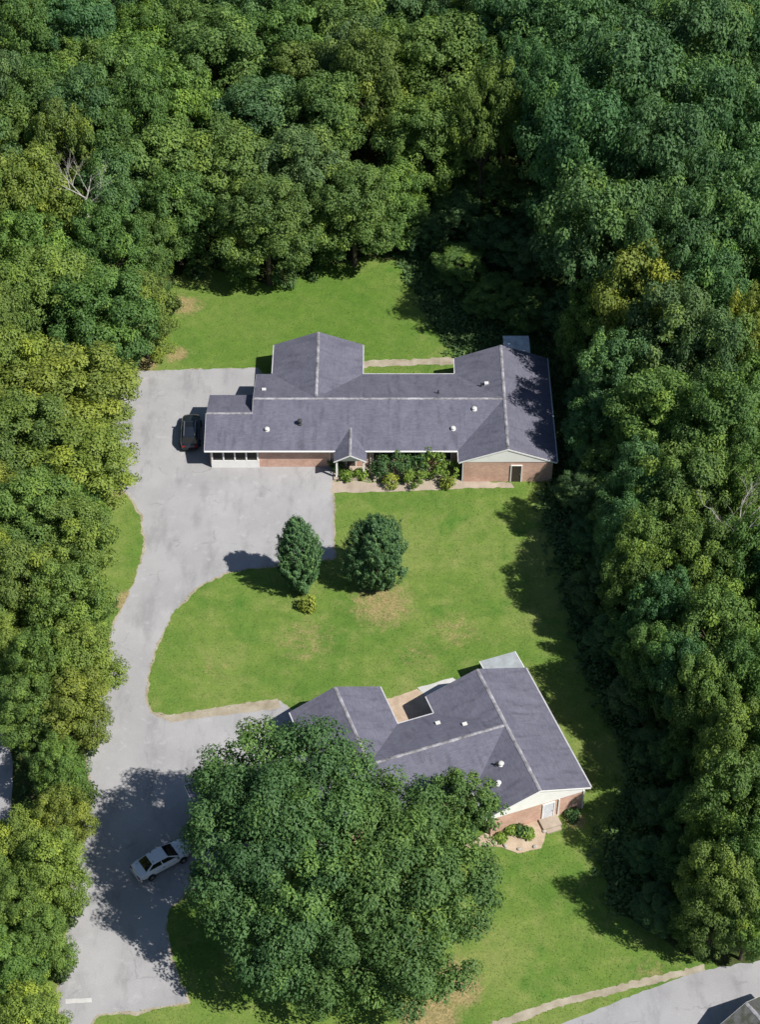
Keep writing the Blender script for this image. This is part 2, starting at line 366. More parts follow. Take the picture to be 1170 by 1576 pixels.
def ridge_cap(parent, axis, a0, a1, c, zr, s0, s1, seed=1):
    """bent cap shingles laid along the ridge, a little uneven"""
    r = random.Random(seed); m = MB(); n = max(2, int(abs(a1 - a0) / 0.33)); w = 0.14
    for i in range(n):
        b0 = a0 + (a1 - a0) * i / n; b1 = a0 + (a1 - a0) * (i + 1.06) / n
        dz = 0.022 + r.random() * 0.015; dw = w * r.uniform(0.9, 1.08); dc = r.gauss(0, 0.005)
        def P(a, b, z): return (a, b, z) if axis == 'x' else (b, a, z)
        for s, sl in ((-1, s0), (1, s1)):
            t = [P(b0, c + dc, zr + dz + .012), P(b1, c + dc, zr + dz), P(b1, c + dc + s*dw, zr + dz - dw*sl), P(b0, c + dc + s*dw, zr + dz - dw*sl + .012)]
            m.quad(t)
            u = [Vector(p) - Vector((0, 0, .04)) for p in t]
            m.quad([t[2], t[3], u[3], u[2]]); m.quad([t[0], t[3], u[3], u[0]]); m.quad([t[1], t[2], u[2], u[1]])
    return m.build('ridge_cap', M['cap'], parent)
def strip(name, mat, parent, p, q, w, h):
    """a board of width w (outwards) and height h (downwards) from p to q"""
    p, q = Vector(p), Vector(q); d = (q - p).normalized(); n = Vector((d.y, -d.x, 0)).normalized()
    m = MB(); m.prism([p, p + n*w, p + n*w - Vector((0, 0, h)), p - Vector((0, 0, h))], q - p)
    return m.build(name, mat, parent)
def window(parent, x0, x1, y, z0, z1, face='-y', mullions=1, frame=None, pane=None):
    """frame proud of the wall, each pane a child set back inside it"""
    frame = frame or M['white']; pane = pane or M['glass']
    def B(m, a, b, d0, d1, c, e):
        if face == '-y': m.box(a, b, y - d1, y - d0, c, e)
        elif face == '+y': m.box(a, b, y + d0, y + d1, c, e)
        elif face == '-x': m.box(y - d1, y - d0, a, b, c, e)
        else: m.box(y + d0, y + d1, a, b, c, e)
    t = 0.07; m = MB()
    B(m, x0, x1, .003, .07, z1 - t, z1); B(m, x0 - .04, x1 + .04, .003, .12, z0 - .03, z0 + t)
    B(m, x0, x0 + t, .003, .068, z0 + t, z1 - t); B(m, x1 - t, x1, .003, .068, z0 + t, z1 - t)
    w = (x1 - x0 - 2*t) / (mullions + 1)
    for i in range(mullions): B(m, x0 + t + w*(i+1) - .03, x0 + t + w*(i+1) + .03, .003, .062, z0 + t, z1 - t)
    o = m.build('window', frame, parent)
    for i in range(mullions + 1):
        g = MB(); B(g, x0 + t + w*i + .031*(i > 0), x0 + t + w*(i+1) - .031*(i < mullions), .004, .03, z0 + t + .001, z1 - t - .001); g.build('pane', pane, o)
    return o
def door(parent, x0, x1, y, z1, mat, face='-y'):
    m = MB(); s = -1 if face == '-y' else 1
    a, b = sorted((y + s*.003, y + s*.09))
    m.box(x0, x0 + .09, a, b, .02, z1); m.box(x1 - .09, x1, a, b, .02, z1); m.box(x0 + .09, x1 - .09, a, b, z1 - .09, z1)
    f = m.build('door', M['white'], parent)
    a, b = sorted((y + s*.004, y + s*.05))
    part('door_leaf', mat, f, lambda q: q.box(x0 + .091, x1 - .091, a, b, .03, z1 - .091))
    a, b = sorted((y + s*.05, y + s*.11))
    part('handle', M['rim'], f, lambda q: q.box(x1 - .22, x1 - .16, a, b, 1.0, 1.06))
    return f
def pipe_vent(roof, x, y, z, kind):
    if kind == 'dome':
        part('roof_vent', M['ventw'], roof, lambda m: m.lathe((x, y, z), [(.26, -.12), (.27, .02), (.17, .06), (.16, .14), (.24, .16), (.25, .20), (.17, .28), (.05, .31)], 14), smooth=False)
    elif kind == 'pipe':
        part('roof_vent', M['ventd'], roof, lambda m: m.lathe((x, y, z), [(.17, -.1), (.17, .03), (.08, .06), (.075, .42), (.04, .42)], 10))
    elif kind == 'turbine':
        part('roof_vent', M['ventd'], roof, lambda m: m.lathe((x, y, z), [(.22, -.12), (.2, .1), (.13, .14), (.13, .3), (.22, .36), (.25, .47), (.2, .57), (.06, .64)], 14))
    else:
        part('roof_vent', M['ventw'], roof, lambda m: m.prism([(x-.2, y-.15, z-.1), (x+.2, y-.15, z-.1), (x+.2, y-.15, z+.1), (x-.2, y-.15, z+.1)], (0, .3, .05)))

def rect_wall(house, name, mat, x0, x1, y0, y1, z0, z1):
    o = part(name, mat, house, lambda m: m.box(x0, x1, y0, y1, z0, z1)); return o
def gable_tri(house, axis, at, out, c, w0, w1, zb, slope0, slope1, zr, mat, thick=.03):
    """white boarded gable above the brick; axis = ridge direction"""
    def P(b, z): return (at, b, z) if axis == 'x' else (b, at, z)
    d = (out*thick, 0, 0) if axis == 'x' else (0, out*thick, 0)
    m = MB(); m.prism([P(c - w0, zb), P(c + w1, zb), P(c + w1, zr - slope1*w1), P(c, zr), P(c - w0, zr - slope0*w0)], d)
    o = m.build('gable', mat, house)
    return o

# ================================================================== the long house (far one)
def build_long_house():
    h = empty('brick_house', (0, 0, 0), 0, 'long brick ranch house with grey shingle roof, gabled porch and shrubs along its front', 'house')
    ZE, ZR = 2.6, 4.32; ov = 0.5
    # main block: x -12.3..12.1, y 5.7..16.9, ridge y 11.3
    YF, YB, YC = 5.7, 16.9, 11.3; sl = (ZR - ZE) / (YC - YF)
    wall_top = ZE - .02
    rect_wall(h, 'wall', M['brick'], -11.9, 12.0, YF + ov, YB - ov, 0, wall_top)
    rect_wall(h, 'wall', M['brick'], -16.4, -11.9, YF + ov + .02, 13.3, 0, wall_top)          # garage end
    rect_wall(h, 'wall', M['brick'], 8.0, 16.5, 4.15, 18.8, 0, wall_top + .01)                  # cross wing
    rect_wall(h, 'wall', M['brick'], -10.3, -2.2, 16.3, 20.9, 0, wall_top - .01)               # rear wing
    rm = gable_roof(h, 'x', -12.35, 12.12, YC, YC - YF, YB - YC, ZE, ZR, M['shingle'])
    ridge_cap(rm, 'x', -12.3, 11.9, YC, ZR, sl, sl, 2)
    gz = ZE + (9.7 - YF) * sl
    rg = gable_roof(h, 'x', -16.85, -12.2, 9.7, 9.7 - YF, 13.75 - 9.7, ZE - .004, gz - .004, M['shingle'])
    ridge_cap(rg, 'x', -16.8, -12.35, 9.7, gz, sl, sl, 3)
    s2 = (ZR - ZE) / 4.7
    rw = gable_roof(h, 'y', 4.1, 19.35, 12.12, 4.62, 4.75, ZE + .01, ZR + .012, M['shingle'])
    ridge_cap(rw, 'y', 4.12, 19.3, 12.12, ZR + .012, s2, s2, 4)
    rr = gable_roof(h, 'y', 11.4, 21.45, -6.22, 4.55, 4.5, ZE + .006, ZR - .03, M['shingle'])
    ridge_cap(rr, 'y', 11.7, 21.4, -6.22, ZR - .03, s2, s2, 5)
    # gables
    gable_tri(h, 'y', 4.15, -1, 12.12, 4.12, 4.38, wall_top + .012, s2, s2, ZR - .16, M['siding'])
    gable_tri(h, 'y', 18.8, 1, 12.12, 4.12, 4.38, wall_top + .012, s2, s2, ZR - .16, M['siding'])
    gable_tri(h, 'y', 20.9, 1, -6.22, 4.05, 4.0, wall_top + .003, s2, s2, ZR - .2, M['siding'])
    gable_tri(h, 'x', -16.4, -1, 9.7, 9.7 - YF - ov, 13.3 - 9.7, wall_top + .002, sl, sl, gz - .16, M['siding'])
    gable_tri(h, 'x', -11.9, -1, YC, YC - YF - ov, YB - YC - ov, wall_top + .002, sl, sl, ZR - .16, M['siding'])
    # gutters along the eaves, rake boards on the gables
    strip('gutter', M['white'], rm, (-12.2, YF, ZE - .01), (7.45, YF, ZE - .01), .11, .12)
    strip('gutter', M['white'], rg, (-16.85, YF - .003, ZE - .014), (-12.21, YF - .003, ZE - .014), .11, .12)
    strip('gutter', M['gutter'], rm, (7.4, YB, ZE - .01), (-1.75, YB, ZE - .01), .11, .12)
    strip('gutter', M['gutter'], rw, (16.87, 4.15, ZE), (16.87, 19.3, ZE), .11, .12)
    strip('gutter', M['gutter'], rw, (7.5, 5.55, ZE), (7.5, 4.15, ZE), .10, .12)
    strip('gutter', M['gutter'], rw, (7.5, 19.3, ZE), (7.5, 17.0, ZE), .10, .12)
    strip('gutter', M['gutter'], rr, (-10.77, 21.4, ZE), (-10.77, 17.0, ZE), .10, .12)
    strip('gutter', M['gutter'], rr, (-1.72, 17.0, ZE), (-1.72, 21.4, ZE), .10, .12)
    for (a, b) in (((7.5, 4.1, ZE - .02), (12.12, 4.1, ZR - .02)), ((12.12, 4.1, ZR - .02), (16.87, 4.1, ZE - .02))):
        strip('rake_board', M['white'], rw, a, b, .035, .16)
    # cream rake flashing on the step over the garage end
    strip('rake_board', M['white'], rm, (-12.35, YC, ZR - .02), (-12.35, YF, ZE - .02), .03, .15)
    strip('rake_board', M['white'], rm, (-12.35, YB, ZE - .02), (-12.35, YC, ZR - .02), .03, .15)
    strip('rake_board', M['white'], rg, (-16.85, 9.7, gz - .02), (-16.85, YF, ZE - .02), .03, .15)
    # roof vents
    zf = lambda y: ZE + (y - YF) * sl
    pipe_vent(rm, -10.9, 7.9, zf(7.9), 'dome'); pipe_vent(rm, 7.05, 8.0, zf(8.0), 'dome'); pipe_vent(rm, 9.15, 10.1, zf(10.1), 'dome')
    pipe_vent(rm, -7.75, 8.5, zf(8.5), 'turbine'); pipe_vent(rm, -11.4, 13.2, zf(2*YC - 13.2), 'box'); pipe_vent(rm, 5.7, 12.4, zf(2*YC - 12.4), 'pipe')
    zw = lambda x: ZR - abs(x - 12.12) * s2
    pipe_vent(rw, 8.8, 14.3, zw(8.8) + .1, 'box'); pipe_vent(rw, 10.5, 14.1, zw(10.5) + .05, 'box'); pipe_vent(rw, 10.0, 14.0, zw(10.0), 'pipe')
    # screened porch at the garage end
    sp = part('screen_porch', M['white'], h, lambda m: (m.box(-16.3, -11.7, 6.05, 6.2, 0.02, .98), m.box(-16.3, -11.7, 6.04, 6.2, 2.2, 2.44),
              *[m.box(x - .07, x + .07, 6.045, 6.2, .98, 2.2) for x in (-16.2, -15.1, -14.0, -12.9, -11.8)]))
    for i in range(4): part('screen', M['screen'], sp, lambda m: m.box(-16.12 + 1.1*i, -15.18 + 1.1*i, 6.1, 6.17, .985, 2.195))
    # front windows, front door
    wy = YF + ov
    door(h, -3.3, -2.3, wy, 2.15, M['door']); window(h, -.7, 1.3, wy, .75, 2.25, mullions=2); window(h, 2.4, 4.4, wy, .75, 2.25, mullions=1)
    window(h, 5.3, 6.9, wy, .95, 2.25, mullions=1)
    door(h, 12.5, 13.6, 4.15, 2.2, M['door'])
    window(h, -9.4, -7.6, 20.9, .9, 2.2, '+y'); window(h, -4.8, -3.2, 20.9, .9, 2.2, '+y')
    window(h, 8.8, 11.0, -16.4, .9, 2.1, '-x'); window(h, 8, 9.6, 16.5, .9, 2.2, '+x'); window(h, 13, 14.6, 16.5, .9, 2.2, '+x')
    door(h, 1.8, 3.6, YB - ov, 2.15, M['glass'], '+y'); window(h, 4.6, 6.2, YB - ov, .9, 2.2, '+y')
    for x in (-4.9, -.95): part('downspout', M['white'], h, lambda m: m.box(x, x + .09, 6.09, 6.19, .05, 2.45))
    part('downspout', M['white'], h, lambda m: m.box(7.88, 7.97, 4.17, 4.27, .05, 2.5))
    # gabled entry porch
    sp_, PX, PE, PZ = .62, -2.85, 2.52, 3.36
    rp = gable_roof(h, 'y', 4.25, 8.25, PX, 1.58, 1.58, PE, PZ, M['shingle'], .1)
    ridge_cap(rp, 'y', 4.27, 8.1, PX, PZ, .53, .53, 6)
    gable_tri(h, 'y', 4.55, -1, PX, 1.42, 1.42, PE - .02, .53, .53, PZ - .14, M['siding'])
    strip('rake_board', M['white'], rp, (PX - 1.58, 4.25, PE - .01), (PX, 4.25, PZ - .01), .03, .13); strip('rake_board', M['white'], rp, (PX, 4.25, PZ - .01), (PX + 1.58, 4.25, PE - .01), .03, .13)
    part('porch_slab', M['conc'], h, lambda m: m.box(PX - 1.6, PX + 1.6, 4.3, 6.15, 0.01, .16))
    part('porch_beam', M['white'], h, lambda m: m.box(PX - 1.42, PX + 1.42, 4.6, 4.78, PE - .25, PE - .03))
    for x in (PX - 1.3, PX + 1.3):
        part('porch_column', M['white'], h, lambda m: (m.box(x - .13, x + .13, 4.56, 4.82, .16, .3), m.box(x - .09, x + .09, 4.6, 4.78, .3, PE - .36), m.box(x - .13, x + .13, 4.56, 4.82, PE - .36, PE - .251)))
    # rear patio cover in the shade of the wood
    part('patio_roof', M['tin'], h, lambda m: m.prism([(12.55, 19.4, 2.75), (15.2, 19.4, 2.75), (15.2, 19.4, 2.83), (12.55, 19.4, 2.83)], (0, 3.3, -.1)))
    for x in (12.75, 15.05): part('patio_post', M['white'], h, lambda m: m.box(x - .06, x + .06, 22.4, 22.52, 0, 2.62))
    # foundation bed edging
    for r in ((-12.3, 12.1, 5.7, 16.9), (-16.9, -12.3, 5.7, 13.8), (7.4, 17, 4.1, 19.4), (-10.8, -1.7, 16, 21.5)): HOUSE_RECTS.append((0, 0, 0, *r))
    return h
build_long_house()

# ================================================================== the angled house (near one)
HX, HY, HA = 10.3, -28.75, R(20)
def build_angled_house():
    h = empty('brick_house', (HX, HY, 0), HA, 'brick ranch house set at an angle, grey roof partly under a spreading tree', 'house')
    ZE, ZR = 2.6, 4.25; ov = .5
    VF, VB = -4.5, 4.15; sl = (ZR - ZE) / 4.32; YC = (VF + VB) / 2
    wt = ZE - .02
    rect_wall(h, 'wall', M['brick'], -25.8, -.1, VF + ov, VB - ov, 0, wt)
    rect_wall(h, 'wall', M['brick'], -4.1, 4.0, -7.24, 5.6, 0, wt + .01)
    rect_wall(h, 'wall', M['brick'], -15.45, -8.35, 3.6, 7.95, 0, wt - .01)
    s2 = (ZR - ZE) / 4.55
    rm = gable_roof(h, 'x', -26.3, 0, YC, YC - VF, VB - YC, ZE, ZR, M['shingle'])
    ridge_cap(rm, 'x', -26.2, -.2, YC, ZR, sl, sl, 12)
    rw = gable_roof(h, 'y', -7.3, 6.15, 0, 4.6, 4.55, ZE + .01, ZR + .012, M['shingle'])
    ridge_cap(rw, 'y', -7.28, 6.1, 0, ZR + .012, s2, s2, 13)
    rr = gable_roof(h, 'y', -.1, 8.45, -11.9, 4.05, 4.0, ZE + .006, ZR - .03, M['shingle'])
    ridge_cap(rr, 'y', .2, 8.4, -11.9, ZR - .03, .4, .4, 14)
    gable_tri(h, 'y', -7.24, -1, 0, 4.1, 4.0, wt - .28, s2, s2, ZR - .16, M['siding'])
    gable_tri(h, 'y', 5.6, 1, 0, 4.1, 4.0, wt + .012, s2, s2, ZR - .16, M['siding'])
    gable_tri(h, 'y', 7.95, 1, -11.9, 3.5, 3.5, wt + .003, .4, .4, ZR - .2, M['siding'])
    gable_tri(h, 'x', -25.8, -1, YC, 3.8, 3.8, wt + .002, sl, sl, ZR - .16, M['siding'])
    strip('gutter', M['gutter'], rm, (-26.25, VF, ZE - .01), (-4.65, VF, ZE - .01), .11, .12)
    strip('gutter', M['gutter'], rm, (-4.7, VB, ZE - .01), (-7.95, VB, ZE - .01), .11, .12)
    strip('gutter', M['gutter'], rm, (-16.0, VB, ZE - .01), (-26.25, VB, ZE - .01), .11, .12)
    strip('gutter', M['gutter'], rw, (4.55, -7.25, ZE), (4.55, 6.1, ZE), .11, .12)
    strip('gutter', M['gutter'], rw, (-4.6, 6.1, ZE), (-4.6, 4.2, ZE), .10, .12)
    strip('gutter', M['gutter'], rw, (-4.6, -4.6, ZE), (-4.6, -7.25, ZE), .10, .12)
    strip('gutter', M['gutter'], rr, (-15.95, 8.4, ZE), (-15.95, 4.2, ZE), .10, .12)
    strip('gutter', M['gutter'], rr, (-7.9, 4.2, ZE), (-7.9, 8.4, ZE), .10, .12)
    for (a, b) in (((-4.6, -7.3, ZE - .02), (0, -7.3, ZR - .02)), ((0, -7.3, ZR - .02), (4.55, -7.3, ZE - .02))): strip('rake_board', M['white'], rw, a, b, .035, .16)
    for (a, b) in (((-26.3, YC, ZR - .02), (-26.3, VF, ZE - .02)), ((-26.3, VB, ZE - .02), (-26.3, YC, ZR - .02))): strip('rake_board', M['white'], rm, a, b, .035, .18)
    zf = lambda y: ZR - abs(y - YC) * sl
    pipe_vent(rm, -4.9, 2.6, zf(2.6), 'box'); pipe_vent(rm, -3.0, 1.4, zf(1.4), 'box')
    zw = lambda x: ZR - abs(x) * s2
    pipe_vent(rw, -1.75, -3.4, zw(1.75), 'dome'); pipe_vent(rw, -2.1, -3.25, zw(2.1), 'pipe'); pipe_vent(rw, -2.6, -4.9, zw(2.6), 'dome')
    # gable front: door, steps, windows
    wy = -7.24
    door(h, .35, 1.45, wy, 2.15, M['door_white'])
    part('downspout', M['white'], h, lambda m: m.box(3.9, 4.0, wy - .11, wy - .004, .05, 2.5)); part('downspout', M['white'], h, lambda m: m.box(1.75, 1.84, wy - .1, wy - .004, .05, 2.25))
    part('step', M['conc'], h, lambda m: m.box(.1, 1.7, wy - 1.1, wy - .005, 0.01, .28)); part('step', M['conc'], h, lambda m: m.box(.25, 1.55, wy - 1.45, wy - 1.1, 0.01, .14))
    for x0 in (-24.5, -21.2): part('garage_door', M['white'], h, lambda m: m.box(x0, x0 + 2.7, VF + ov - .05, VF + ov - .004, .02, 2.2))
    for x0 in (-17.5, -13, -9, -6.6): window(h, x0, x0 + 1.6, VF + ov, .9, 2.2)
    window(h, -1.2, 1.2, -25.8, .9, 2.1, '-x'); window(h, -2.5, -.9, 4.0, .9, 2.2, '+x'); window(h, 2.5, 4.1, 4.0, .9, 2.2, '+x')
    window(h, -13.5, -11.5, 7.95, .9, 2.2, '+y'); door(h, -7.6, -5.9, VB - ov, 2.15, M['glass'], '+y'); window(h, -3.2, -1.4, 5.6, .9, 2.2, '+y')
    # rear patio cover
    pr = part('patio_roof', M['metal'], h, lambda m: m.prism([(1.2, 5.95, 2.44), (4.45, 5.95, 2.44), (4.45, 5.95, 2.52), (1.2, 5.95, 2.52)], (0, 2.35, -.12)))
    strip('rake_board', M['white'], pr, (4.46, 5.95, 2.54), (4.46, 8.3, 2.42), .06, .14); strip('rake_board', M['white'], pr, (1.19, 8.3, 2.42), (1.19, 5.95, 2.54), .05, .12)
    for x in (1.35, 4.3): part('patio_post', M['white'], h, lambda m: m.box(x - .06, x + .06, 8.1, 8.22, 0, 2.26))
    for r in ((-26.4, 0, -4.6, 4.3), (-4.7, 4.7, -7.4, 6.2), (-16, -7.8, 3, 8.5), (1, 4.6, 5, 8.5)): HOUSE_RECTS.append((HX, HY, HA, *r))
    return h
build_angled_house()
def h2(u, v, z=0): return Vector((HX + u*math.cos(HA) - v*math.sin(HA), HY + u*math.sin(HA) + v*math.cos(HA), z))
_, a = sheet('patio', gp((590, 1078), (643, 1061), (672, 1072), (672, 1130), (600, 1135)), 0.02, M['flag'], jitter=.04, step=.4); P_.append(a)
_, a = sheet('patio', gp((643, 1059), (697, 1043), (715, 1055), (655, 1073)), 0.032, M['palec'], jitter=.03, step=.4); P_.append(a)
_, a = sheet('patio', gp((700, 1310), (735, 1290), (770, 1268), (845, 1250), (847, 1262), (834, 1306), (797, 1313), (762, 1302), (735, 1304)), 0.07, M['flag'], thick=.08, jitter=.04, step=.4); P_.append(a)
_, a = sheet('garden_bed', gp((512, 716), (566, 716), (704, 700), (716, 738), (600, 741), (512, 740)), 0.004, M['dirt'], jitter=.05, step=.4)

# ------------------------------------------------------------------ the dark-roofed neighbour house by the road
def build_neighbour():
    A = G(1149, 1543, 3.0); d = Vector((.56, -.83, 0)).normalized()
    h = empty('shed', (A.x, A.y, 0), math.atan2(d.y, d.x), 'low shed with dark mossy shingle roof beside the grey road', 'shed')
    r = gable_roof(h, 'x', 0, 7, 0, 3.0, 3.0, 1.9, 3.0, M['shingle_old'])
    ridge_cap(r, 'x', .05, 6.9, 0, 3.0, .37, .37, 31)
    rect_wall(h, 'wall', M['siding'], .3, 6.7, -2.6, 2.6, 0, 1.88)
    gable_tri(h, 'x', .3, -1, 0, 2.6, 2.6, 1.883, .367, .367, 2.84, M['siding'])
    window(h, -1.6, -.6, .3, .8, 1.6, '-x'); window(h, .6, 1.6, .3, .8, 1.6, '-x')
    for q in (-1, 1): strip('rake_board', M['white'], r, (0, 0, 2.98) if q < 0 else (0, 3.0, 1.88), (0, -3.0, 1.88) if q < 0 else (0, 0, 2.98), .03, .12)
    HOUSE_RECTS.append((A.x, A.y, math.atan2(d.y, d.x), 0, 7, -3.1, 3.1))
build_neighbour()

# ------------------------------------------------------------------ cars
def build_car(name, loc, rz, paint, label, suv=False):
    root = empty(name, loc, rz, label, 'car')
    L, Wd = (4.75, 1.9) if suv else (4.9, 1.82)
    hz, rz_ = (1.02, 1.72) if suv else (0.92, 1.42)
    # stations along the length: x, half width, sill z, shoulder z
    st = [(-L/2, .62, .45, hz - .22), (-L/2 + .12, .80, .34, hz - .07), (-L/2 + .55, .90, .26, hz), (-1.0, .91, .22, hz + .03), (.4, .91, .22, hz + .02), (1.1, .90, .24, hz - .02),
          (L/2 - .5, .87, .28, hz - .10), (L/2 - .12, .76, .34, hz - .20), (L/2, .58, .44, hz - .32)]
    k = Wd / 1.82; rings = []
    for x, w, z0, z1 in st:
        w *= k
        rings.append([(x, -w*.86, z0), (x, -w, z0 + .18), (x, -w*.985, z1 - .16), (x, -w*.90, z1 - .03), (x, -w*.5, z1 + .025), (x, 0, z1 + .04),
                      (x, w*.5, z1 + .025), (x, w*.90, z1 - .03), (x, w*.985, z1 - .16), (x, w, z0 + .18), (x, w*.86, z0)])
    m = MB(); n = len(rings[0])
    for i in range(len(rings) - 1):
        for j in range(n): m.quad([rings[i][j], rings[i][(j+1) % n], rings[i+1][(j+1) % n], rings[i+1][j]])
    m.quad(rings[0]); m.quad(rings[-1][::-1])
    body = m.build('body', paint, root, smooth=True, weld=True)
    w = body.modifiers.new('edge', 'EDGE_SPLIT'); w.split_angle = R(38)
    # cabin: base ring on the shoulder line, roof ring above
    if suv: bx0, bx1, tx0, tx1 = -2.2, 1.25, -2.0, .35
    else: bx0, bx1, tx0, tx1 = -1.75, 1.25, -1.02, .28
    bw, tw, zb, zt = .80*k, .60*k, hz + .0, rz_
    B = [(bx0, -bw*.92, zb), (bx1, -bw*.94, zb - .02), (bx1, bw*.94, zb - .02), (bx0, bw*.92, zb)]
    T = [(tx0, -tw*.95, zt - .03), (tx1, -tw, zt - .02), (tx1, tw, zt - .02), (tx0, tw*.95, zt - .03)]
    m = MB()
    for i in range(4): j = (i+1) % 4; m.quad([B[i], B[j], T[j], T[i]])
    # crowned roof skin
    mid = [((tx0 + tx1)/2, -tw, zt + .02), ((tx0 + tx1)/2, tw, zt + .02), (tx0, 0, zt), (tx1, 0, zt + .01), ((tx0 + tx1)/2, 0, zt + .05)]
    m.quad([T[0], mid[0], mid[4], mid[2]]); m.quad([mid[0], T[1], mid[3], mid[4]]); m.quad([mid[2], mid[4], mid[1], T[3]]); m.quad([mid[4], mid[3], T[2], mid[1]])
    m.quad([T[0], T[1], mid[0]]); m.quad([T[2], T[3], mid[1]])
    m.build('roof', paint, root, weld=True, bevel=.05)
    def pane(nm, a, b, c, d, inset=(.09, .1), out=.014, kids=1):
        a, b, c, d = map(Vector, (a, b, c, d)); nrm = (b - a).cross(d - a).normalized()
        ctr = (a + b + c + d) / 4
        if nrm.dot(ctr - Vector((0, 0, .9))) < 0: nrm = -nrm
        def pt(u, v): return a.lerp(b, u).lerp(d.lerp(c, u), v) + nrm*out
        for q in range(kids):
            u0 = inset[0] + (1 - 2*inset[0]) * q / kids + (.02 if q else 0); u1 = inset[0] + (1 - 2*inset[0]) * (q+1) / kids - (.02 if q < kids - 1 else 0)
            mm = MB(); mm.prism([pt(u0, inset[1]), pt(u1, inset[1]), pt(u1, 1 - inset[1]), pt(u0, 1 - inset[1])], -nrm*.02)
            mm.build(nm, M['carglass'], root)
    pane('windscreen', B[1], B[2], T[2], T[1], (.05, .05)); pane('rear_window', B[3], B[0], T[0], T[3], (.06, .07))
    pane('side_window', B[0], B[1], T[1], T[0], (.06, .13), kids=3 if suv else 2); pane('side_window', B[2], B[3], T[3], T[2], (.06, .13), kids=3 if suv else 2)
    for x in (-1.42, 1.45):
        for s in (-1, 1):
            yo = s * Wd/2 * .98
            wh = empty('wheel', (x, yo, .335)); wh.parent = root; wh.rotation_euler = (math.pi/2, 0, 0)
            mt = MB(); mt.lathe((0, 0, 0), [(.20, -.11), (.31, -.11), (.335, -.07), (.335, .07), (.31, .11), (.20, .11)], 20); mt.build('tyre', M['tyre'], wh)
            mr = MB(); mr.lathe((0, 0, 0), [(.05, -.12), (.19, -.10), (.199, -.115), (.199, .115), (.19, .10), (.05, .12)], 16); mr.build('rim', M['rim'], wh)
    for s in (-1, 1):
        part('headlight', M['lamp'], root, lambda q: q.box(L/2 - .22, L/2 - .06, s*.56*k - .16, s*.56*k + .16, hz - .40, hz - .27), bevel=.03)
        part('tail_light', M['tail'], root, lambda q: q.box(-L/2 + .0, -L/2 + .14, s*.56*k - .16, s*.56*k + .16, hz - .34, hz - .16), bevel=.03)
        part('mirror', paint, root, lambda q: q.box(.78, .92, s*(.90*k) - .06, s*(.90*k) + .12*s + (.06 if s < 0 else .06), hz + .02, hz + .16), bevel=.03)
        part('door_handle', M['trim'], root, lambda q: q.box(-.35, -.17, s*.915*k - .012, s*.915*k + .012, hz - .16, hz - .12))
    part('bumper', paint if not suv else M['trim'], root, lambda q: q.box(L/2 - .10, L/2 + .05, -.66, .66, .36, .52), bevel=.04)
    part('bumper', paint if not suv else M['trim'], root, lambda q: q.box(-L/2 - .05, -L/2 + .10, -.68, .68, .38, .56), bevel=.04)
    if suv:
        for s in (-1, 1): part('roof_rail', M['rim'], root, lambda q: q.box(tx0 + .15, tx1 - .1, s*tw*.85 - .02, s*tw*.85 + .02, zt + .03, zt + .08))
        part('sunroof', M['carglass'], root, lambda q: q.box(-.55, .1, -.38, .38, zt + .02, zt + .056))
    return root
cA, cB = G(213, 1341, .6), G(283, 1303, .6)
mid = (cA + cB) / 2
build_car('parked_car', (mid.x, mid.y, 0.007), math.atan2(cB.y - cA.y, cB.x - cA.x), M['paint_white'], 'white sedan speckled with leaves, parked in shade on the grey driveway')
c2 = G(293, 662, .8)
build_car('parked_car', (c2.x, c2.y, 0.007), R(92), M['paint_dark'], 'black sport utility car parked beside the end wall of the long house', suv=True)

# ------------------------------------------------------------------ plants
def inside(poly, pts):
    x, y = pts[:, 0], pts[:, 1]; r = np.zeros(len(pts), bool); n = len(poly); j = n - 1
    for i in range(n):
        xi, yi = poly[i]; xj, yj = poly[j]
        if yi != yj:
            r ^= ((yi > y) != (yj > y)) & (x < (xj - xi) * (y - yi) / (yj - yi) + xi)
        j = i
    return r
def in_house(x, y, pad=0.0):
    for ox, oy, a, x0, x1, y0, y1 in HOUSE_RECTS:
        dx, dy = x - ox, y - oy; u = dx*math.cos(a) + dy*math.sin(a); v = -dx*math.sin(a) + dy*math.cos(a)
        if x0 - pad < u < x1 + pad and y0 - pad < v < y1 + pad: return True
    return False
def unit(n):
    v = rng.normal(size=(n, 3)); return v / np.linalg.norm(v, axis=1)[:, None]
def leaf_mesh(name, pos, nrm, along, size, var, mat, aspect=0.55, fold=0.18):
    """one kite-shaped leaf (two faces folded on the midrib) at each pos"""
    n = len(pos); along = along - nrm * np.sum(along*nrm, 1)[:, None]; along /= np.linalg.norm(along, axis=1)[:, None] + 1e-9
    side = np.cross(nrm, along); s = size[:, None]
    a = pos - along*s*.5; b = pos + side*s*aspect*.5 + along*s*.05 + nrm*s*fold*.5; c = pos + along*s*.5; d = pos - side*s*aspect*.5 + along*s*.05 + nrm*s*fold*.5
    v = np.stack([a, b, c, d], 1).reshape(-1, 3).astype(np.float32)
    base = (np.arange(n) * 4)[:, None]
    tri = np.concatenate([base + np.array([[0, 1, 2]]), base + np.array([[0, 2, 3]])], 1).reshape(-1)
    me = bpy.data.meshes.new(name); me.vertices.add(4*n); me.vertices.foreach_set('co', v.ravel())
    me.loops.add(6*n); me.loops.foreach_set('vertex_index', tri.astype(np.int32))
    me.polygons.add(2*n); me.polygons.foreach_set('loop_start', np.arange(0, 6*n, 3, dtype=np.int32)); me.polygons.foreach_set('loop_total', np.full(2*n, 3, np.int32))
    at = me.attributes.new('var', 'FLOAT', 'POINT'); at.data.foreach_set('value', np.repeat(var, 4).astype(np.float32))
    me.materials.append(mat); me.update(); return me
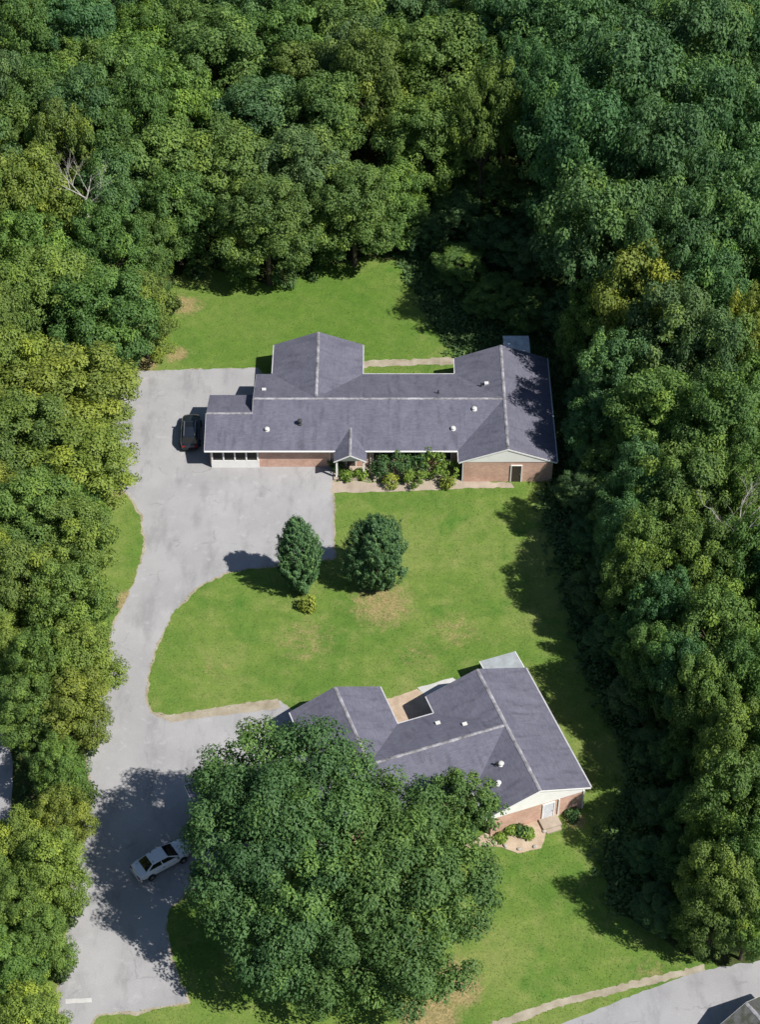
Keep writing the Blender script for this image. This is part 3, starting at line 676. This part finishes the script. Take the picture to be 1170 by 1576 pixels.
def clumped(name, lobes, clump_r, dens, nleaf, leaf, mat, under=-0.55, squash=0.75, lobe_var=0.38, up=0.55, fill=0.12):
    """leaves gathered into sprays that cover the outside of overlapping lobes"""
    C = []; O = []; LV = []
    Cs = np.array([l[0] for l in lobes]); Rs = np.array([l[1] for l in lobes])
    for i, (c, r) in enumerate(lobes):
        c = np.array(c); n = max(8, int(4*math.pi*r*r*dens))
        d = unit(n); d = d[d[:, 2] > under]
        p = c + d * (r * rng.uniform(.74, 1.20, (len(d), 1)))
        keep = np.ones(len(p), bool)
        for j in range(len(lobes)):
            if j != i: keep &= np.linalg.norm(p - Cs[j], axis=1) > Rs[j]*.84
        p, d = p[keep], d[keep]; C.append(p); O.append(d); LV.append(np.full(len(p), rng.normal(0, lobe_var)))
        if fill:                                                        # sparse foliage further in
            q = c + unit(int(n*fill)) * (r * rng.uniform(.35, .75, (int(n*fill), 1))); C.append(q); O.append(unit(len(q))*.5); LV.append(np.full(len(q), -.1))
    C = np.concatenate(C); O = np.concatenate(O); LV = np.concatenate(LV)
    nc = len(C); cr = clump_r * rng.uniform(.45, 1.3, nc); k = np.maximum(6, (nleaf * (cr/clump_r)**2).astype(int))
    idx = np.repeat(np.arange(nc), k); n = len(idx)
    d = unit(n); d[:, 2] *= squash; off = d * (cr[idx] * rng.uniform(.15, 1.0, n)**.4)[:, None]
    pos = C[idx] + off
    nrm = O[idx]*.30 + np.array([0, 0, up*.55]) + unit(n)*.48 + d*.75; nrm /= np.linalg.norm(nrm, axis=1)[:, None]
    al = d + O[idx]*.4 + unit(n)*.5 + np.array([0, 0, -.25])
    cv = rng.normal(0, .16, nc); var = np.clip(.45 + LV[idx]*.5 + cv[idx] + rng.normal(0, .12, n), 0, 1)
    return leaf_mesh(name, pos, nrm, al, leaf * rng.uniform(.7, 1.35, n), var, mat)
def limb(m, p, d, L, r, r1, n, seed, depth, maxd, nn=6):
    rr = random.Random(seed); pts = [Vector(p)]; d = Vector(d).normalized()
    for i in range(n):
        d = (d + Vector((rr.gauss(0, .13), rr.gauss(0, .13), rr.gauss(.04, .08)))).normalized(); pts.append(pts[-1] + d * L / n)
    m.tube(pts, [r + (r1 - r) * i / n for i in range(n + 1)], nn)
    if depth < maxd:
        for j in range(rr.choice((2, 3, 3))):
            i = rr.randint(max(1, n//2), n); a = rr.uniform(0, 2*math.pi); t = rr.uniform(.5, .95)
            nd = (d*math.cos(t) + Vector((math.cos(a), math.sin(a), .35)).normalized()*math.sin(t))
            limb(m, pts[i], nd, L*rr.uniform(.55, .8), r1*.9 if i == n else r*.55, r1*.35, max(3, n - 1), seed*7 + j + 1, depth + 1, maxd, max(4, nn - 1))
def trunk_mesh(name, h, r, spread, seed, mat=None):
    m = MB(); rr = random.Random(seed)
    top = Vector((rr.gauss(0, .2), rr.gauss(0, .2), h))
    m.tube([(0, 0, -.15), (0, 0, .25), top*.35, top*.7, top], [r*1.5, r*1.1, r*.95, r*.8, r*.6], 9)
    for j in range(6):
        a = 2*math.pi*j/6 + rr.uniform(-.3, .3)
        limb(m, top*rr.uniform(.68, .98), (math.cos(a), math.sin(a), rr.uniform(.45, 1.1)), spread*rr.uniform(.7, 1), r*.45, r*.14, 4, seed*13 + j, 1, 2, 6)
    return m.mesh(name, mat or M['bark'], smooth=True)

def broad_proto(i, Rr=5.5, H=16.0, nl=17, flat=.95, dens=.29, nleaf=165, leaf=.32, clump=1.08, hc_f=.62, zlo=-.55, rlo=.25, rhi=.42):
    """unit tree, crown radius 5.5 m and 16 m tall; copies are scaled from it"""
    r = random.Random(100 + i); hc = H*hc_f; hz = H*(1 - hc_f)*flat; hd = H*(hc_f - .06) if zlo < -.7 else hz; lobes = []
    lobes.append(((r.gauss(0, .5), r.gauss(0, .5), hc + hz*.45), Rr*.50)); lobes.append(((0, 0, hc - .5), Rr*.60))
    if zlo < -.7: lobes.append(((0, 0, hc*.5), Rr*.55))
    for j in range(nl):
        z = zlo + (.92 - zlo)*(j + .5)/nl; a = j*2.399 + r.uniform(-.35, .35); rho = math.sqrt(max(0, 1 - min(.98, abs(z)*(.75 if z < 0 else 1))**2))
        q = Rr*rho*r.uniform(.50, .80); lobes.append(((q*math.cos(a), q*math.sin(a), hc + z*(hz if z > 0 else hd)*.74), Rr*r.uniform(rlo, rhi)))
    cm = clumped('crown', lobes, clump, dens, nleaf, leaf, M['leaf'])
    return cm, trunk_mesh('trunk', H*.5, .32, Rr*.55, 40 + i)
PROTO = [broad_proto(0), broad_proto(1, nl=22, flat=1.1), broad_proto(2, nl=14, flat=.85), broad_proto(3, nl=26, rlo=.2, rhi=.36), broad_proto(4, nl=15, flat=1.0, dens=.25),
         broad_proto(5, nl=26, hc_f=.55, zlo=-.92), broad_proto(6, nl=30, hc_f=.55, zlo=-.92, rlo=.22, rhi=.36), broad_proto(7, nl=24, hc_f=.52, zlo=-.92, rlo=.24, rhi=.46)]
SHAPE = ['round-crowned', 'tall-crowned', 'flat-topped', 'many-lobed', 'loose-crowned', 'low-skirted', 'shaggy low-skirted', 'bulky low-skirted']
PALETTE = {   # leaf colours of the kinds of tree
    'D': ((.092, .186, .070), 'dark green'), 'B': ((.112, .192, .074), 'grey green'), 'G': ((.122, .210, .056), 'mid green'),
    'E': ((.092, .180, .060), 'dark green'), 'F': ((.106, .190, .056), 'mid green'),
    'Y': ((.206, .268, .056), 'yellow green'), 'O': ((.152, .228, .056), 'olive green'), 'L': ((.148, .240, .056), 'light green')}
TREES = []
def plant_tree(x, y, rad, height, colr, label, group, name='broadleaf_tree', proto=None, tiltless=False):
    i = random.randrange(len(PROTO)) if proto is None else proto
    cm, tm = PROTO[i]
    root = empty(name, (x, y, 0), random.uniform(0, 6.28), label, 'tree', group)
    s = rad / 5.5; root.scale = (s*random.uniform(.9, 1.1), s*random.uniform(.9, 1.1), height / 16.0)
    b = PALETTE[colr][0]; j = [random.uniform(.91, 1.09) for _ in range(2)]
    for nm, me in (('crown', cm), ('trunk', tm)):
        o = bpy.data.objects.new(nm, me); COL.objects.link(o); o.parent = root
        o.color = (b[0]*j[0]*j[1], b[1]*j[0], b[2]*j[0], 1)
    TREES.append((x, y, rad)); return root

hand = [  # crown centre in the survey picture, crown radius there, height, colour
 # row along the west side of the driveway
 (45, 1570, 62, 8, 'Y'), (5, 1495, 60, 8, 'L'), (62, 1450, 52, 8, 'L'), (75, 1345, 58, 9, 'Y'), (25, 1400, 50, 9, 'L'), (92, 1262, 46, 8, 'Y'), (88, 1190, 46, 8, 'L'), (112, 1090, 58, 8.5, 'Y'), (118, 1020, 62, 9, 'Y'),
 (60, 1030, 52, 10, 'L'), (105, 930, 66, 10, 'L'), (40, 900, 56, 11, 'O'), (118, 830, 62, 10, 'O'), (45, 790, 70, 11, 'O'), (128, 720, 84, 10, 'Y'), (35, 680, 76, 11, 'O'), (110, 610, 96, 11, 'Y'), (25, 575, 70, 12, 'Y'),
 # west corner of the rear lawn
 (160, 495, 74, 13, 'G'), (220, 480, 52, 11, 'O'), (90, 450, 70, 13, 'L'), (20, 470, 60, 13, 'L'), (225, 385, 46, 11, 'G'), (165, 390, 62, 14, 'G'), (40, 320, 78, 16, 'Y'), (20, 235, 60, 16, 'O'),
 (45, 400, 62, 14, 'L'), (120, 350, 40, 12, 'L'),
 # behind the rear lawn
 (180, 155, 74, 17, 'G'), (60, 190, 62, 15, 'G'), (250, 270, 74, 15, 'G'), (330, 110, 82, 17, 'G'), (345, 270, 74, 15, 'G'), (272, 322, 62, 13, 'G'), (410, 348, 66, 14, 'G'), (470, 270, 66, 15, 'B'),
 (545, 325, 70, 13, 'G'), (610, 315, 52, 11, 'L'), (500, 190, 66, 16, 'G'), (430, 80, 72, 17, 'G'), (120, 60, 70, 17, 'D'), (40, 70, 60, 17, 'G'), (290, 20, 66, 17, 'D'), (540, 70, 70, 17, 'G'),
 (690, 120, 86, 18, 'O'), (650, 220, 70, 16, 'O'), (620, 110, 56, 17, 'O'), (745, 190, 56, 17, 'O'), (780, 60, 70, 18, 'D'),
 # the tall dark wood to the north-east
 (870, 80, 84, 20, 'D'), (975, 170, 92, 21, 'D'), (900, 260, 92, 21, 'D'), (1020, 300, 90, 21, 'D'), (920, 370, 84, 20, 'D'), (1080, 90, 84, 20, 'D'), (1120, 220, 80, 20, 'D'), (1130, 360, 84, 20, 'D'), (1030, 400, 74, 19, 'D'), (860, 190, 60, 20, 'D'), (1000, 40, 74, 19, 'D'),
 # east side
 (985, 480, 74, 16, 'Y'), (905, 510, 46, 9.5, 'L'), (1090, 480, 66, 17, 'D'), (1035, 545, 70, 16, 'B'), (950, 580, 62, 11, 'D'), (1110, 580, 64, 16, 'B'), (1150, 530, 50, 16, 'Y'), (1010, 660, 72, 15, 'G'), (925, 660, 44, 9, 'D'), (1110, 680, 70, 16, 'G'),
 (1060, 760, 70, 15, 'G'), (985, 760, 56, 14, 'D'), (1150, 760, 56, 15, 'L'), (992, 860, 48, 13, 'O'), (1075, 870, 62, 14, 'O'), (1150, 880, 60, 15, 'G'), (1020, 950, 50, 12, 'D'), (1100, 980, 66, 14, 'G'), (1150, 1050, 60, 14, 'G'),
 (960, 830, 46, 11, 'D'), (980, 905, 50, 11, 'G'), (1010, 1020, 50, 10, 'G'), (1045, 1040, 50, 12, 'D'), (1080, 1080, 54, 13, 'G'), (1118, 1160, 56, 13, 'O'), (1118, 1260, 66, 13.5, 'G'), (1160, 1240, 60, 13, 'G'), (1108, 1375, 60, 12, 'O'), (1160, 1350, 60, 13, 'G'), (1158, 1405, 52, 10, 'L')]
ZONE = {0: ('lining the driveway', 'trees lining the driveway'), 1: ('west of rear lawn', 'trees west of the rear lawn'),
        2: ('behind rear lawn', 'trees behind the rear lawn'), 3: ('northeast of long house', 'trees of the northeast wood'), 4: ('east of the lawns', 'trees along the east side')}
def zone(i): return 0 if i < 18 else 1 if i < 28 else 2 if i < 47 else 3 if i < 58 else 4
clear_px = [(150, 1700), (100, 1500), (125, 1300), (135, 1160), (165, 1000), (200, 900), (215, 800), (170, 700), (190, 580), (240, 520), (265, 440), (330, 390), (420, 395), (540, 370), (640, 350), (700, 290), (790, 320), (850, 420), (880, 560),
            (905, 700), (920, 800), (950, 950), (1000, 1080), (1060, 1180), (1075, 1300), (1085, 1420), (1110, 1480), (1300, 1440), (1500, 1700)]
CLEAR = np.array([(G(*p).x, G(*p).y) for p in clear_px])
DEAD = [(125, 262, 16.5), (1145, 765, 17.5)]
def tree_label(x, y, rad, hh, c, zn, pi):
    size = 'very tall' if hh >= 19 else 'tall' if hh >= 15 else 'broad' if rad > 4.2 else 'small'
    d = np.sqrt(((CLEAR - np.array([x, y]))**2).sum(1)).min(); ring = np.array([(x + 7*math.cos(t), y + 7*math.sin(t)) for t in np.linspace(0, 6.28, 13)])
    edge = inside(CLEAR, ring).any(); where = ZONE[zn][0]
    for (dx, dy, dh) in DEAD:
        b = G(dx, dy, dh*.9)
        if math.hypot(b.x - x, b.y - y) < 8: return f'{PALETTE[c][1]} {SHAPE[pi]} tree next to the bare dead tree {where}'
    return f'{size} {PALETTE[c][1]} {SHAPE[pi]} tree ' + ('at the edge, ' if edge else 'deep in the wood, ' if zn != 0 else 'in the second row, ') + where
for i, (px, py, rp, hh, c) in enumerate(hand):
    zn = zone(i); pi = random.choice((5, 6, 7)) if zn in (0, 1) or (zn == 2 and py > 260) else random.choice((5, 6, 7)) if zn == 4 and py > 1050 else random.choice((0, 1, 3, 5, 6, 7)) if zn == 4 else random.randrange(5)
    if zn == 4: hh += (3.5 if py < 600 else 1.0 if py < 1000 else 1.5)
    if zn == 3: hh += 4
    p = G(px, py, hh*(.55 if pi > 4 else .64)); rad = rp / px_per_m(p)
    plant_tree(p.x, p.y, rad, hh, c, tree_label(p.x, p.y, rad, hh, c, zn, pi), ZONE[zn][1], proto=pi)
# the rest of the wood, filled in where no tree stands yet
cand = rng.uniform((-62, -45), (75, 108), (9000, 2))
ins = inside(CLEAR, cand); inr = inside(ROAD, cand) | inside(NDR, cand); nfill = 0
for (x, y), a, b in zip(cand, ins, inr):
    if a or b or in_house(x, y, 3): continue
    w = px_per_m(Vector((x, y, 9))); sx = 585 + x*w
    if sx < -50 or sx > 1330: continue
    rad = rng.uniform(3.4, 5.4); west = x < -18 and y < 12
    if west: rad = rng.uniform(2.6, 3.6)
    if any((x - t[0])**2 + (y - t[1])**2 < ((rad + t[2])*.60)**2 for t in TREES): continue
    ring = np.array([(x + rad*.75*math.cos(t), y + rad*.75*math.sin(t)) for t in np.linspace(0, 6.28, 9)])     # keep crowns off the clearing
    if inside(CLEAR, ring).any() or (west and inside(NDR, ring).any()): continue
    u = rng.random(); pi = random.randrange(5)
    if west: zn, hh, c, pi = 0, rng.uniform(7, 9.5), 'YLOL'[int(u*4)], random.choice((5, 6, 7))
    elif x > 17 and y < 22: zn, hh, c, pi = 4, rng.uniform(14, 18), 'GGDOBL'[int(u*6)], random.choice((0, 1, 3, 5, 6))
    elif x > 14: zn, hh, c = 3, rng.uniform(17, 21), 'DDDDB'[int(u*5)]
    else: zn, hh, c = 2, rng.uniform(14, 18.5), 'GGDBLO'[int(u*6)]
    plant_tree(x, y, rad, hh, c, tree_label(x, y, rad, hh, c, zn, pi), ZONE[zn][1], proto=pi); nfill += 1
UNDER = [(893, 570, 6, 2.4), (905, 650, 6, 2.4), (912, 720, 5.5, 2.4), (900, 790, 4.5, 2.2), (935, 760, 7, 2.8), (912, 860, 4.5, 2.3), (945, 850, 6.5, 2.8), (925, 930, 4.5, 2.3), (965, 930, 6.5, 2.8), (945, 1010, 4.5, 2.3), (985, 1020, 6, 2.8),
         (975, 1095, 4, 2.3), (1015, 1110, 6, 2.7), (1010, 1180, 3.8, 2.2), (1050, 1190, 5.5, 2.6), (1015, 1260, 3.4, 2.0), (1055, 1280, 5, 2.4), (1000, 1330, 3, 1.9), (1045, 1355, 4, 2.2), (1015, 1410, 3, 1.9), (1055, 1435, 4, 2.1),
         (655, 385, 5, 2.6), (700, 440, 5, 2.7), (700, 360, 6, 3.0), (755, 485, 5, 2.7), (760, 410, 6, 3.2), (815, 505, 5, 2.7), (820, 430, 6.5, 3.2), (760, 330, 7, 3.4), (850, 370, 7.5, 3.6), (690, 300, 7, 3.4), (868, 520, 6, 2.7), (640, 330, 7, 3.2)]
for i, (px, py, hh, rad) in enumerate(UNDER):
    b = G(px, py); b.x += random.uniform(-.5, .5); b.y += random.uniform(-.5, .5)
    if in_house(b.x, b.y, rad*.45): continue
    c = 'GDGB'[i % 4]; pi = random.choice((5, 6, 7)); ne = py < 540
    plant_tree(b.x, b.y, rad, hh, c, f'short {PALETTE[c][1]} {SHAPE[pi]} tree in deep shade ' + ('between rear lawn and tall dark wood' if ne else 'beside the long house wall' if py < 740 else 'beside the front lawn' if py < 960 else 'east of the angled house'),
               'short trees shaded by the wood', name='understory_tree', proto=pi)
print('trees', len(TREES), 'filled', nfill)

# the two spreading trees and the small one that hide the front of the angled house
def own_tree(name, base, lobes, label, colr, th, tr, spread, seed, leaf=.27, clump=1.0, dens=.52, nleaf=185):
    root = empty(name, (base.x, base.y, 0), 0, label, 'tree')
    L = [((c[0] - base.x, c[1] - base.y, c[2]), r) for c, r in lobes]
    o = bpy.data.objects.new('crown', clumped('crown', L, clump, dens, nleaf, leaf, M['leaf'], fill=.25)); COL.objects.link(o); o.parent = root
    o.color = (*PALETTE[colr][0], 1)
    t = bpy.data.objects.new('trunk', trunk_mesh('trunk', th, tr, spread, seed)); COL.objects.link(t); t.parent = root
    return root
def lobes_px(lst): return [(tuple(G(px, py, z)), r) for px, py, z, r in lst]
own_tree('spreading_tree', G(435, 1500), lobes_px([(430, 1290, 11, 4.4), (350, 1215, 11.5, 2.4), (400, 1165, 13, 2.4), (470, 1165, 13.5, 2.5), (530, 1195, 13, 2.1), (345, 1285, 11.5, 2.5), (350, 1350, 10.5, 2.4), (430, 1240, 14.2, 2.6),
    (500, 1200, 13, 2.3), (540, 1225, 12.2, 2.0), (500, 1270, 13.5, 2.6), (400, 1320, 12.5, 2.4), (460, 1360, 11.5, 2.6), (375, 1420, 8.5, 2.2), (460, 1430, 9, 2.4), (430, 1480, 6.5, 1.9), (380, 1230, 13.2, 2.0), (320, 1250, 11, 1.5), (345, 1395, 9, 1.5), (500, 1335, 12.5, 1.8), (400, 1470, 7, 1.5)]),
    'large dark green spreading tree covering the garage end of the angled house', 'E', 7.5, .45, 2.9, 77)
own_tree('spreading_tree', G(600, 1540), lobes_px([(610, 1360, 9.5, 4.2), (600, 1235, 11, 2.2), (650, 1250, 11, 2.0), (570, 1290, 12, 2.2), (640, 1310, 12, 2.3), (700, 1330, 10, 2.2), (718, 1400, 8.5, 2.1), (670, 1380, 10.5, 2.4), (590, 1380, 11, 2.6),
    (540, 1440, 8.5, 2.4), (620, 1460, 8.2, 2.6), (690, 1455, 7, 2.2), (560, 1515, 5, 2.1), (630, 1520, 4.6, 2.1), (500, 1520, 4.4, 1.7), (680, 1510, 4.4, 1.5), (735, 1360, 9, 1.4), (650, 1430, 9, 1.6), (590, 1310, 12.5, 1.6), (622, 1348, 11.5, 2.6), (560, 1340, 11.5, 2.2), (660, 1345, 11, 2.0)]),
    'large mid green spreading tree on the lawn before the angled house', 'F', 6.5, .42, 2.9, 78)
own_tree('small_tree', G(716, 1292), lobes_px([(716, 1232, 4.9, 2.0), (692, 1215, 5.3, 1.3), (740, 1225, 5.2, 1.3), (750, 1250, 4.2, 1.2), (690, 1245, 4.4, 1.4), (720, 1268, 3.4, 1.4), (714, 1204, 5.9, 1.2)]),
    'small rounded tree beside the gable front of the angled house', 'F', 3.0, .16, 1.6, 79, leaf=.22, clump=.5, dens=1.4, nleaf=80)

# ------------------------------------------------------------------ conifers on the front lawn
def conifer(base, h, rad, label, seed, lean=(0, 0)):
    r = np.random.default_rng(seed); root = empty('conifer_tree', base, 0, label, 'tree')
    n = 760; t = r.uniform(0, 1, n)**.9
    prof = lambda t: np.where(t < .42, .50 + .50*np.sin(t/.42*math.pi/2), np.clip(1 - ((t - .42)/.60)**2.2, .02, 1)**.85)
    a = r.uniform(0, 2*math.pi, n)
    rr = rad * prof(t) * (1 + .13*np.sin(a*3 + seed + t*4) + .10*np.sin(a*5 + t*13)) * r.uniform(.58, 1.2, n)
    C = np.stack([rr*np.cos(a) + lean[0]*t, rr*np.sin(a) + lean[1]*t, .25 + t*(h - .4)], 1)
    O = np.stack([np.cos(a), np.sin(a), np.full(n, .35)], 1); O /= np.linalg.norm(O, axis=1)[:, None]
    k = 54; idx = np.repeat(np.arange(n), k); m = len(idx); u = r.normal(size=(m, 3)); u /= np.linalg.norm(u, axis=1)[:, None]
    tip = O*.6 + np.array([0, 0, .75]); tip /= np.linalg.norm(tip, axis=1)[:, None]
    pos = C[idx] + u*r.uniform(.03, .24, m)[:, None] + tip[idx]*r.uniform(-.35, .55, m)[:, None]
    nrm = O[idx]*.5 + u*.9 + np.array([0, 0, .3]); nrm /= np.linalg.norm(nrm, axis=1)[:, None]
    cv = r.normal(0, .2, n); var = np.clip(.42 + cv[idx] + r.normal(0, .1, m), 0, 1)
    me = leaf_mesh('crown', pos, nrm, tip[idx] + u*.45, (.20*r.uniform(.6, 1.5, m)), var, M['needle'], aspect=.36)
    o = bpy.data.objects.new('crown', me); COL.objects.link(o); o.parent = root; o.color = (.082, .164, .064, 1)
    mt = MB(); mt.tube([(0, 0, -.1), (0, 0, h*.4), (lean[0]*.8, lean[1]*.8, h*.85)], [.17, .12, .03], 8)
    mt.build('trunk', M['bark'], root, smooth=True)
conifer(G(463, 905), 8.6, 1.55, 'narrow dark evergreen at the corner of the paved court', 5, (-.15, 0))
conifer(G(580, 898), 8.1, 2.35, 'broad egg-shaped dark evergreen on the front lawn', 9, (.1, 0))

# ------------------------------------------------------------------ shrubs
def shrub(name, base, rad, h, col, label, group=None, seed=1, leaf=.24, dens=2.2, nleaf=24, clump=.36):
    r = random.Random(seed); L = [((0, 0, h*.45), min(rad, h*.5)*.85)]
    for j in range(7):
        a = j*2.4 + r.uniform(-.4, .4); q = rad*r.uniform(.35, .7); L.append(((q*math.cos(a), q*math.sin(a), h*r.uniform(.35, .78)), rad*r.uniform(.28, .46)))
    root = empty(name, (base.x, base.y, 0), 0, label, 'shrub', group)
    me = clumped('foliage', L, clump, dens, nleaf, leaf, M['leaf'], under=-.9)
    o = bpy.data.objects.new('foliage', me); COL.objects.link(o); o.parent = root; o.color = (*col, 1)
    mt = MB()
    for j in range(4):
        a = j*1.57 + r.uniform(0, 1); mt.tube([(0, 0, -.05), (rad*.15*math.cos(a), rad*.15*math.sin(a), h*.3), (rad*.45*math.cos(a), rad*.45*math.sin(a), h*.7)], [.03, .025, .01], 5)
    mt.build('stem', M['bark'], root)
LG, DG, YG = (.190, .285, .055), (.085, .165, .056), (.25, .30, .055)
for i, (px, py, rad, h, c, lab) in enumerate([
    (588, 733, 1.1, 2.3, DG, 'dark green shrub next to the gabled porch of the long house'), (617, 728, 1.3, 2.9, DG, 'tall dark shrub under the front windows of the long house'),
    (645, 724, 1.15, 2.8, DG, 'dark shrub between two paler ones under the long house eaves'), (668, 729, 1.35, 3.1, LG, 'tall light green shrub before the cross wing of the long house'),
    (693, 736, 1.0, 2.0, LG, 'light green shrub against the side of the cross wing'), (602, 749, .75, 1.3, YG, 'low yellow green shrub beside the front path of the long house'),
    (640, 746, .95, 1.7, LG, 'low light green shrub at the middle of the front path'), (686, 750, .7, 1.1, YG, 'small yellowish shrub where the front path meets the cross wing'),
    (532, 736, .55, .8, LG, 'low green shrub before the porch step'), (556, 734, .55, .9, LG, 'low green shrub beside the porch column'), (517, 722, .5, 1.0, DG, 'dark small shrub at the corner of the paved court by the porch'),
    (474, 938, .62, 1.25, YG, 'little yellow green shrub at the foot of the narrow evergreen'),
    (800, 1283, .55, .8, DG, 'dark leafy shrub on the earthy patio of the angled house'), (787, 1279, .4, .6, LG, 'pale green potted-size shrub on the earthy patio'), (813, 1286, .35, .5, LG, 'tiny pale shrub near the steps of the angled house'),
    (770, 1292, .3, .45, LG, 'tiny green shrub at the patio edge under the small tree'), (880, 1256, .45, .5, DG, 'dark low shrub below the gable wall right of the steps')]):
    b = G(px, py); shrub('shrub', b, rad, h, c, lab, seed=200 + i)
# sapling growth standing in the shade of the east wood and about the lawn edges
UG = [(905, 760), (930, 830), (900, 880), (955, 900), (930, 960), (985, 1010), (960, 1080), (1010, 1120), (1000, 1200), (1040, 1240), (985, 1290), (1030, 1340), (1000, 1410), (1060, 1420), (890, 620), (880, 690), (875, 560), (860, 470), (800, 420),
      (740, 360), (690, 330), (780, 360), (830, 520), (640, 375), (300, 425), (380, 430), (440, 440), (480, 425), (262, 480), (240, 545), (148, 770), (160, 830), (165, 940), (140, 1080), (130, 1160), (130, 1240), (110, 1420), (95, 1500)]
for i, (px, py) in enumerate(UG):
    b = G(px, py); r = random.Random(900 + i)
    if in_house(b.x, b.y, 1.0): continue
    west = px < 300
    shrub('undergrowth_bush', b, r.uniform(.8, 1.5), r.uniform(1.2, 2.6), (.06, .10, .025) if west else (.095, .165, .052),
          'leafy green bush at the driveway edge below the trees' if west else 'dark bush under the trees behind the rear lawn' if py < 450 else 'dark bush under the trees east of the front lawn' if py < 950 else 'dark bush in the shade east of the angled house', 'bushes by the driveway' if west else 'bushes along the wood edge', 900 + i, leaf=.3, dens=1.9, nleaf=16, clump=.42)

# ------------------------------------------------------------------ dead trees with pale bare limbs
def dead_tree(px, py, h, label, seed):
    b = G(px, py, h*.9); root = empty('dead_tree', (b.x, b.y, 0), 0, label, 'tree')
    mt = MB(); mt.tube([(0, 0, -.1), (.1, 0, h*.4), (0, .15, h*.72)], [.3, .22, .13], 8); mt.build('trunk', M['deadwood'], root, smooth=True)
    r = random.Random(seed)
    for j in range(5):
        a = j*1.26 + r.uniform(-.3, .3); m = MB()
        limb(m, (0, .1, h*r.uniform(.6, .72)), (math.cos(a), math.sin(a), r.uniform(.5, 1.1)), h*.20, .085, .028, 5, seed*5 + j, 0, 3, 5); m.build('limb', M['deadwood'], root, smooth=True)
dead_tree(125, 268, 16.5, 'bare pale dead tree above the yellow green crowns', 3)
dead_tree(1145, 765, 17.5, 'bare whitish dead tree in the east wood', 8)

# ------------------------------------------------------------------ grass blades over the lawn, weeds on the wood floor
def grass_tufts():
    lo, hi = LAWN.min(0), LAWN.max(0); p = rng.uniform(lo, hi, (150000, 2))
    ok = inside(LAWN, p) & ~inside(DRIVE, p) & ~inside(ROAD, p)
    for q in P_: ok &= ~inside(q, p)
    p = p[ok]; keep = np.ones(len(p), bool)
    for ox, oy, a, x0, x1, y0, y1 in HOUSE_RECTS:
        dx, dy = p[:, 0] - ox, p[:, 1] - oy; u = dx*math.cos(a) + dy*math.sin(a); v = -dx*math.sin(a) + dy*math.cos(a)
        keep &= ~((u > x0 + .4) & (u < x1 - .4) & (v > y0 + .4) & (v < y1 - .4))
    p = p[keep]; n = len(p)
    h = rng.uniform(.03, .08, n); a = rng.uniform(0, 6.28, n); w = rng.uniform(.03, .07, n)
    t = np.stack([np.cos(a), np.sin(a)], 1)
    lean = rng.normal(0, .05, (n, 2))
    A = np.concatenate([p - t*w[:, None], np.full((n, 1), .0)], 1); B = np.concatenate([p + t*w[:, None], np.full((n, 1), .0)], 1); Cc = np.concatenate([p + lean, h[:, None]], 1)
    v = np.stack([A, B, Cc], 1).reshape(-1, 3).astype(np.float32)
    me = bpy.data.meshes.new('grass'); me.vertices.add(3*n); me.vertices.foreach_set('co', v.ravel()); me.loops.add(3*n); me.loops.foreach_set('vertex_index', np.arange(3*n, dtype=np.int32))
    me.polygons.add(n); me.polygons.foreach_set('loop_start', np.arange(0, 3*n, 3, dtype=np.int32)); me.polygons.foreach_set('loop_total', np.full(n, 3, np.int32))
    me.materials.append(M['grass']); me.update()
    o = bpy.data.objects.new('grass', me); COL.objects.link(o); tag(o, 'mown green grass covering the lawns', 'grass', kind='stuff')
grass_tufts()
def weeds():
    lo, hi = np.array([-60, -45.]), np.array([70, 110.]); p = rng.uniform(lo, hi, (16000, 2))
    p = p[~inside(LAWN, p) & ~inside(DRIVE, p) & ~inside(ROAD, p) & ~inside(NDR, p)]
    p = np.array([q for q in p if not in_house(q[0], q[1], .8)])
    belt = rng.uniform((2, -44), (30, 50), (26000, 2)); belt = belt[inside(CLEAR, belt) & ~inside(LAWN, belt) & ~inside(DRIVE, belt) & ~inside(ROAD, belt)]
    belt = np.array([q for q in belt if not in_house(q[0], q[1], .3)]); p = np.concatenate([p, belt[:9000] + rng.normal(0, .5, (len(belt[:9000]), 2))])
    n = len(p); k = 9; idx = np.repeat(np.arange(n), k); m = len(idx); u = unit(m); u[:, 2] = np.abs(u[:, 2])
    pos = np.concatenate([p[idx], np.zeros((m, 1))], 1) + u*rng.uniform(.1, .55, m)[:, None]
    nrm = unit(m) + np.array([0, 0, 1.2]); nrm /= np.linalg.norm(nrm, axis=1)[:, None]
    me = leaf_mesh('undergrowth', pos, nrm, u, rng.uniform(.22, .5, m), np.clip(rng.normal(.4, .2, n)[idx], 0, 1), M['leaf'])
    o = bpy.data.objects.new('undergrowth', me); COL.objects.link(o); o.color = (.105, .185, .062, 1); tag(o, 'low leafy undergrowth on the wood floor', 'undergrowth', kind='stuff')
weeds()
# bare earth clods and stones by the driveway's western bend and the patio of the angled house
for i, (px, py, s) in enumerate([(762, 1297, .3), (778, 1303, .26), (748, 1302, .22), (800, 1308, .24), (824, 1304, .24), (838, 1280, .22), (841, 1266, .2)]):
    b = G(px, py); r = random.Random(i); m = MB()
    m.lathe((0, 0, .06), [(s*.7, 0), (s*1.0, s*.25), (s*.8, s*.6), (s*.3, s*.75)], 8)
    o = m.build('edging_stone', M['stone'], None); o.location = (b.x, b.y, .0); o.scale = (1, r.uniform(.6, .9), 1); o.rotation_euler = (0, 0, r.uniform(0, 6))
    tag(o, 'rough stone edging the earthy patio of the angled house', 'stone', 'stones edging the patio')
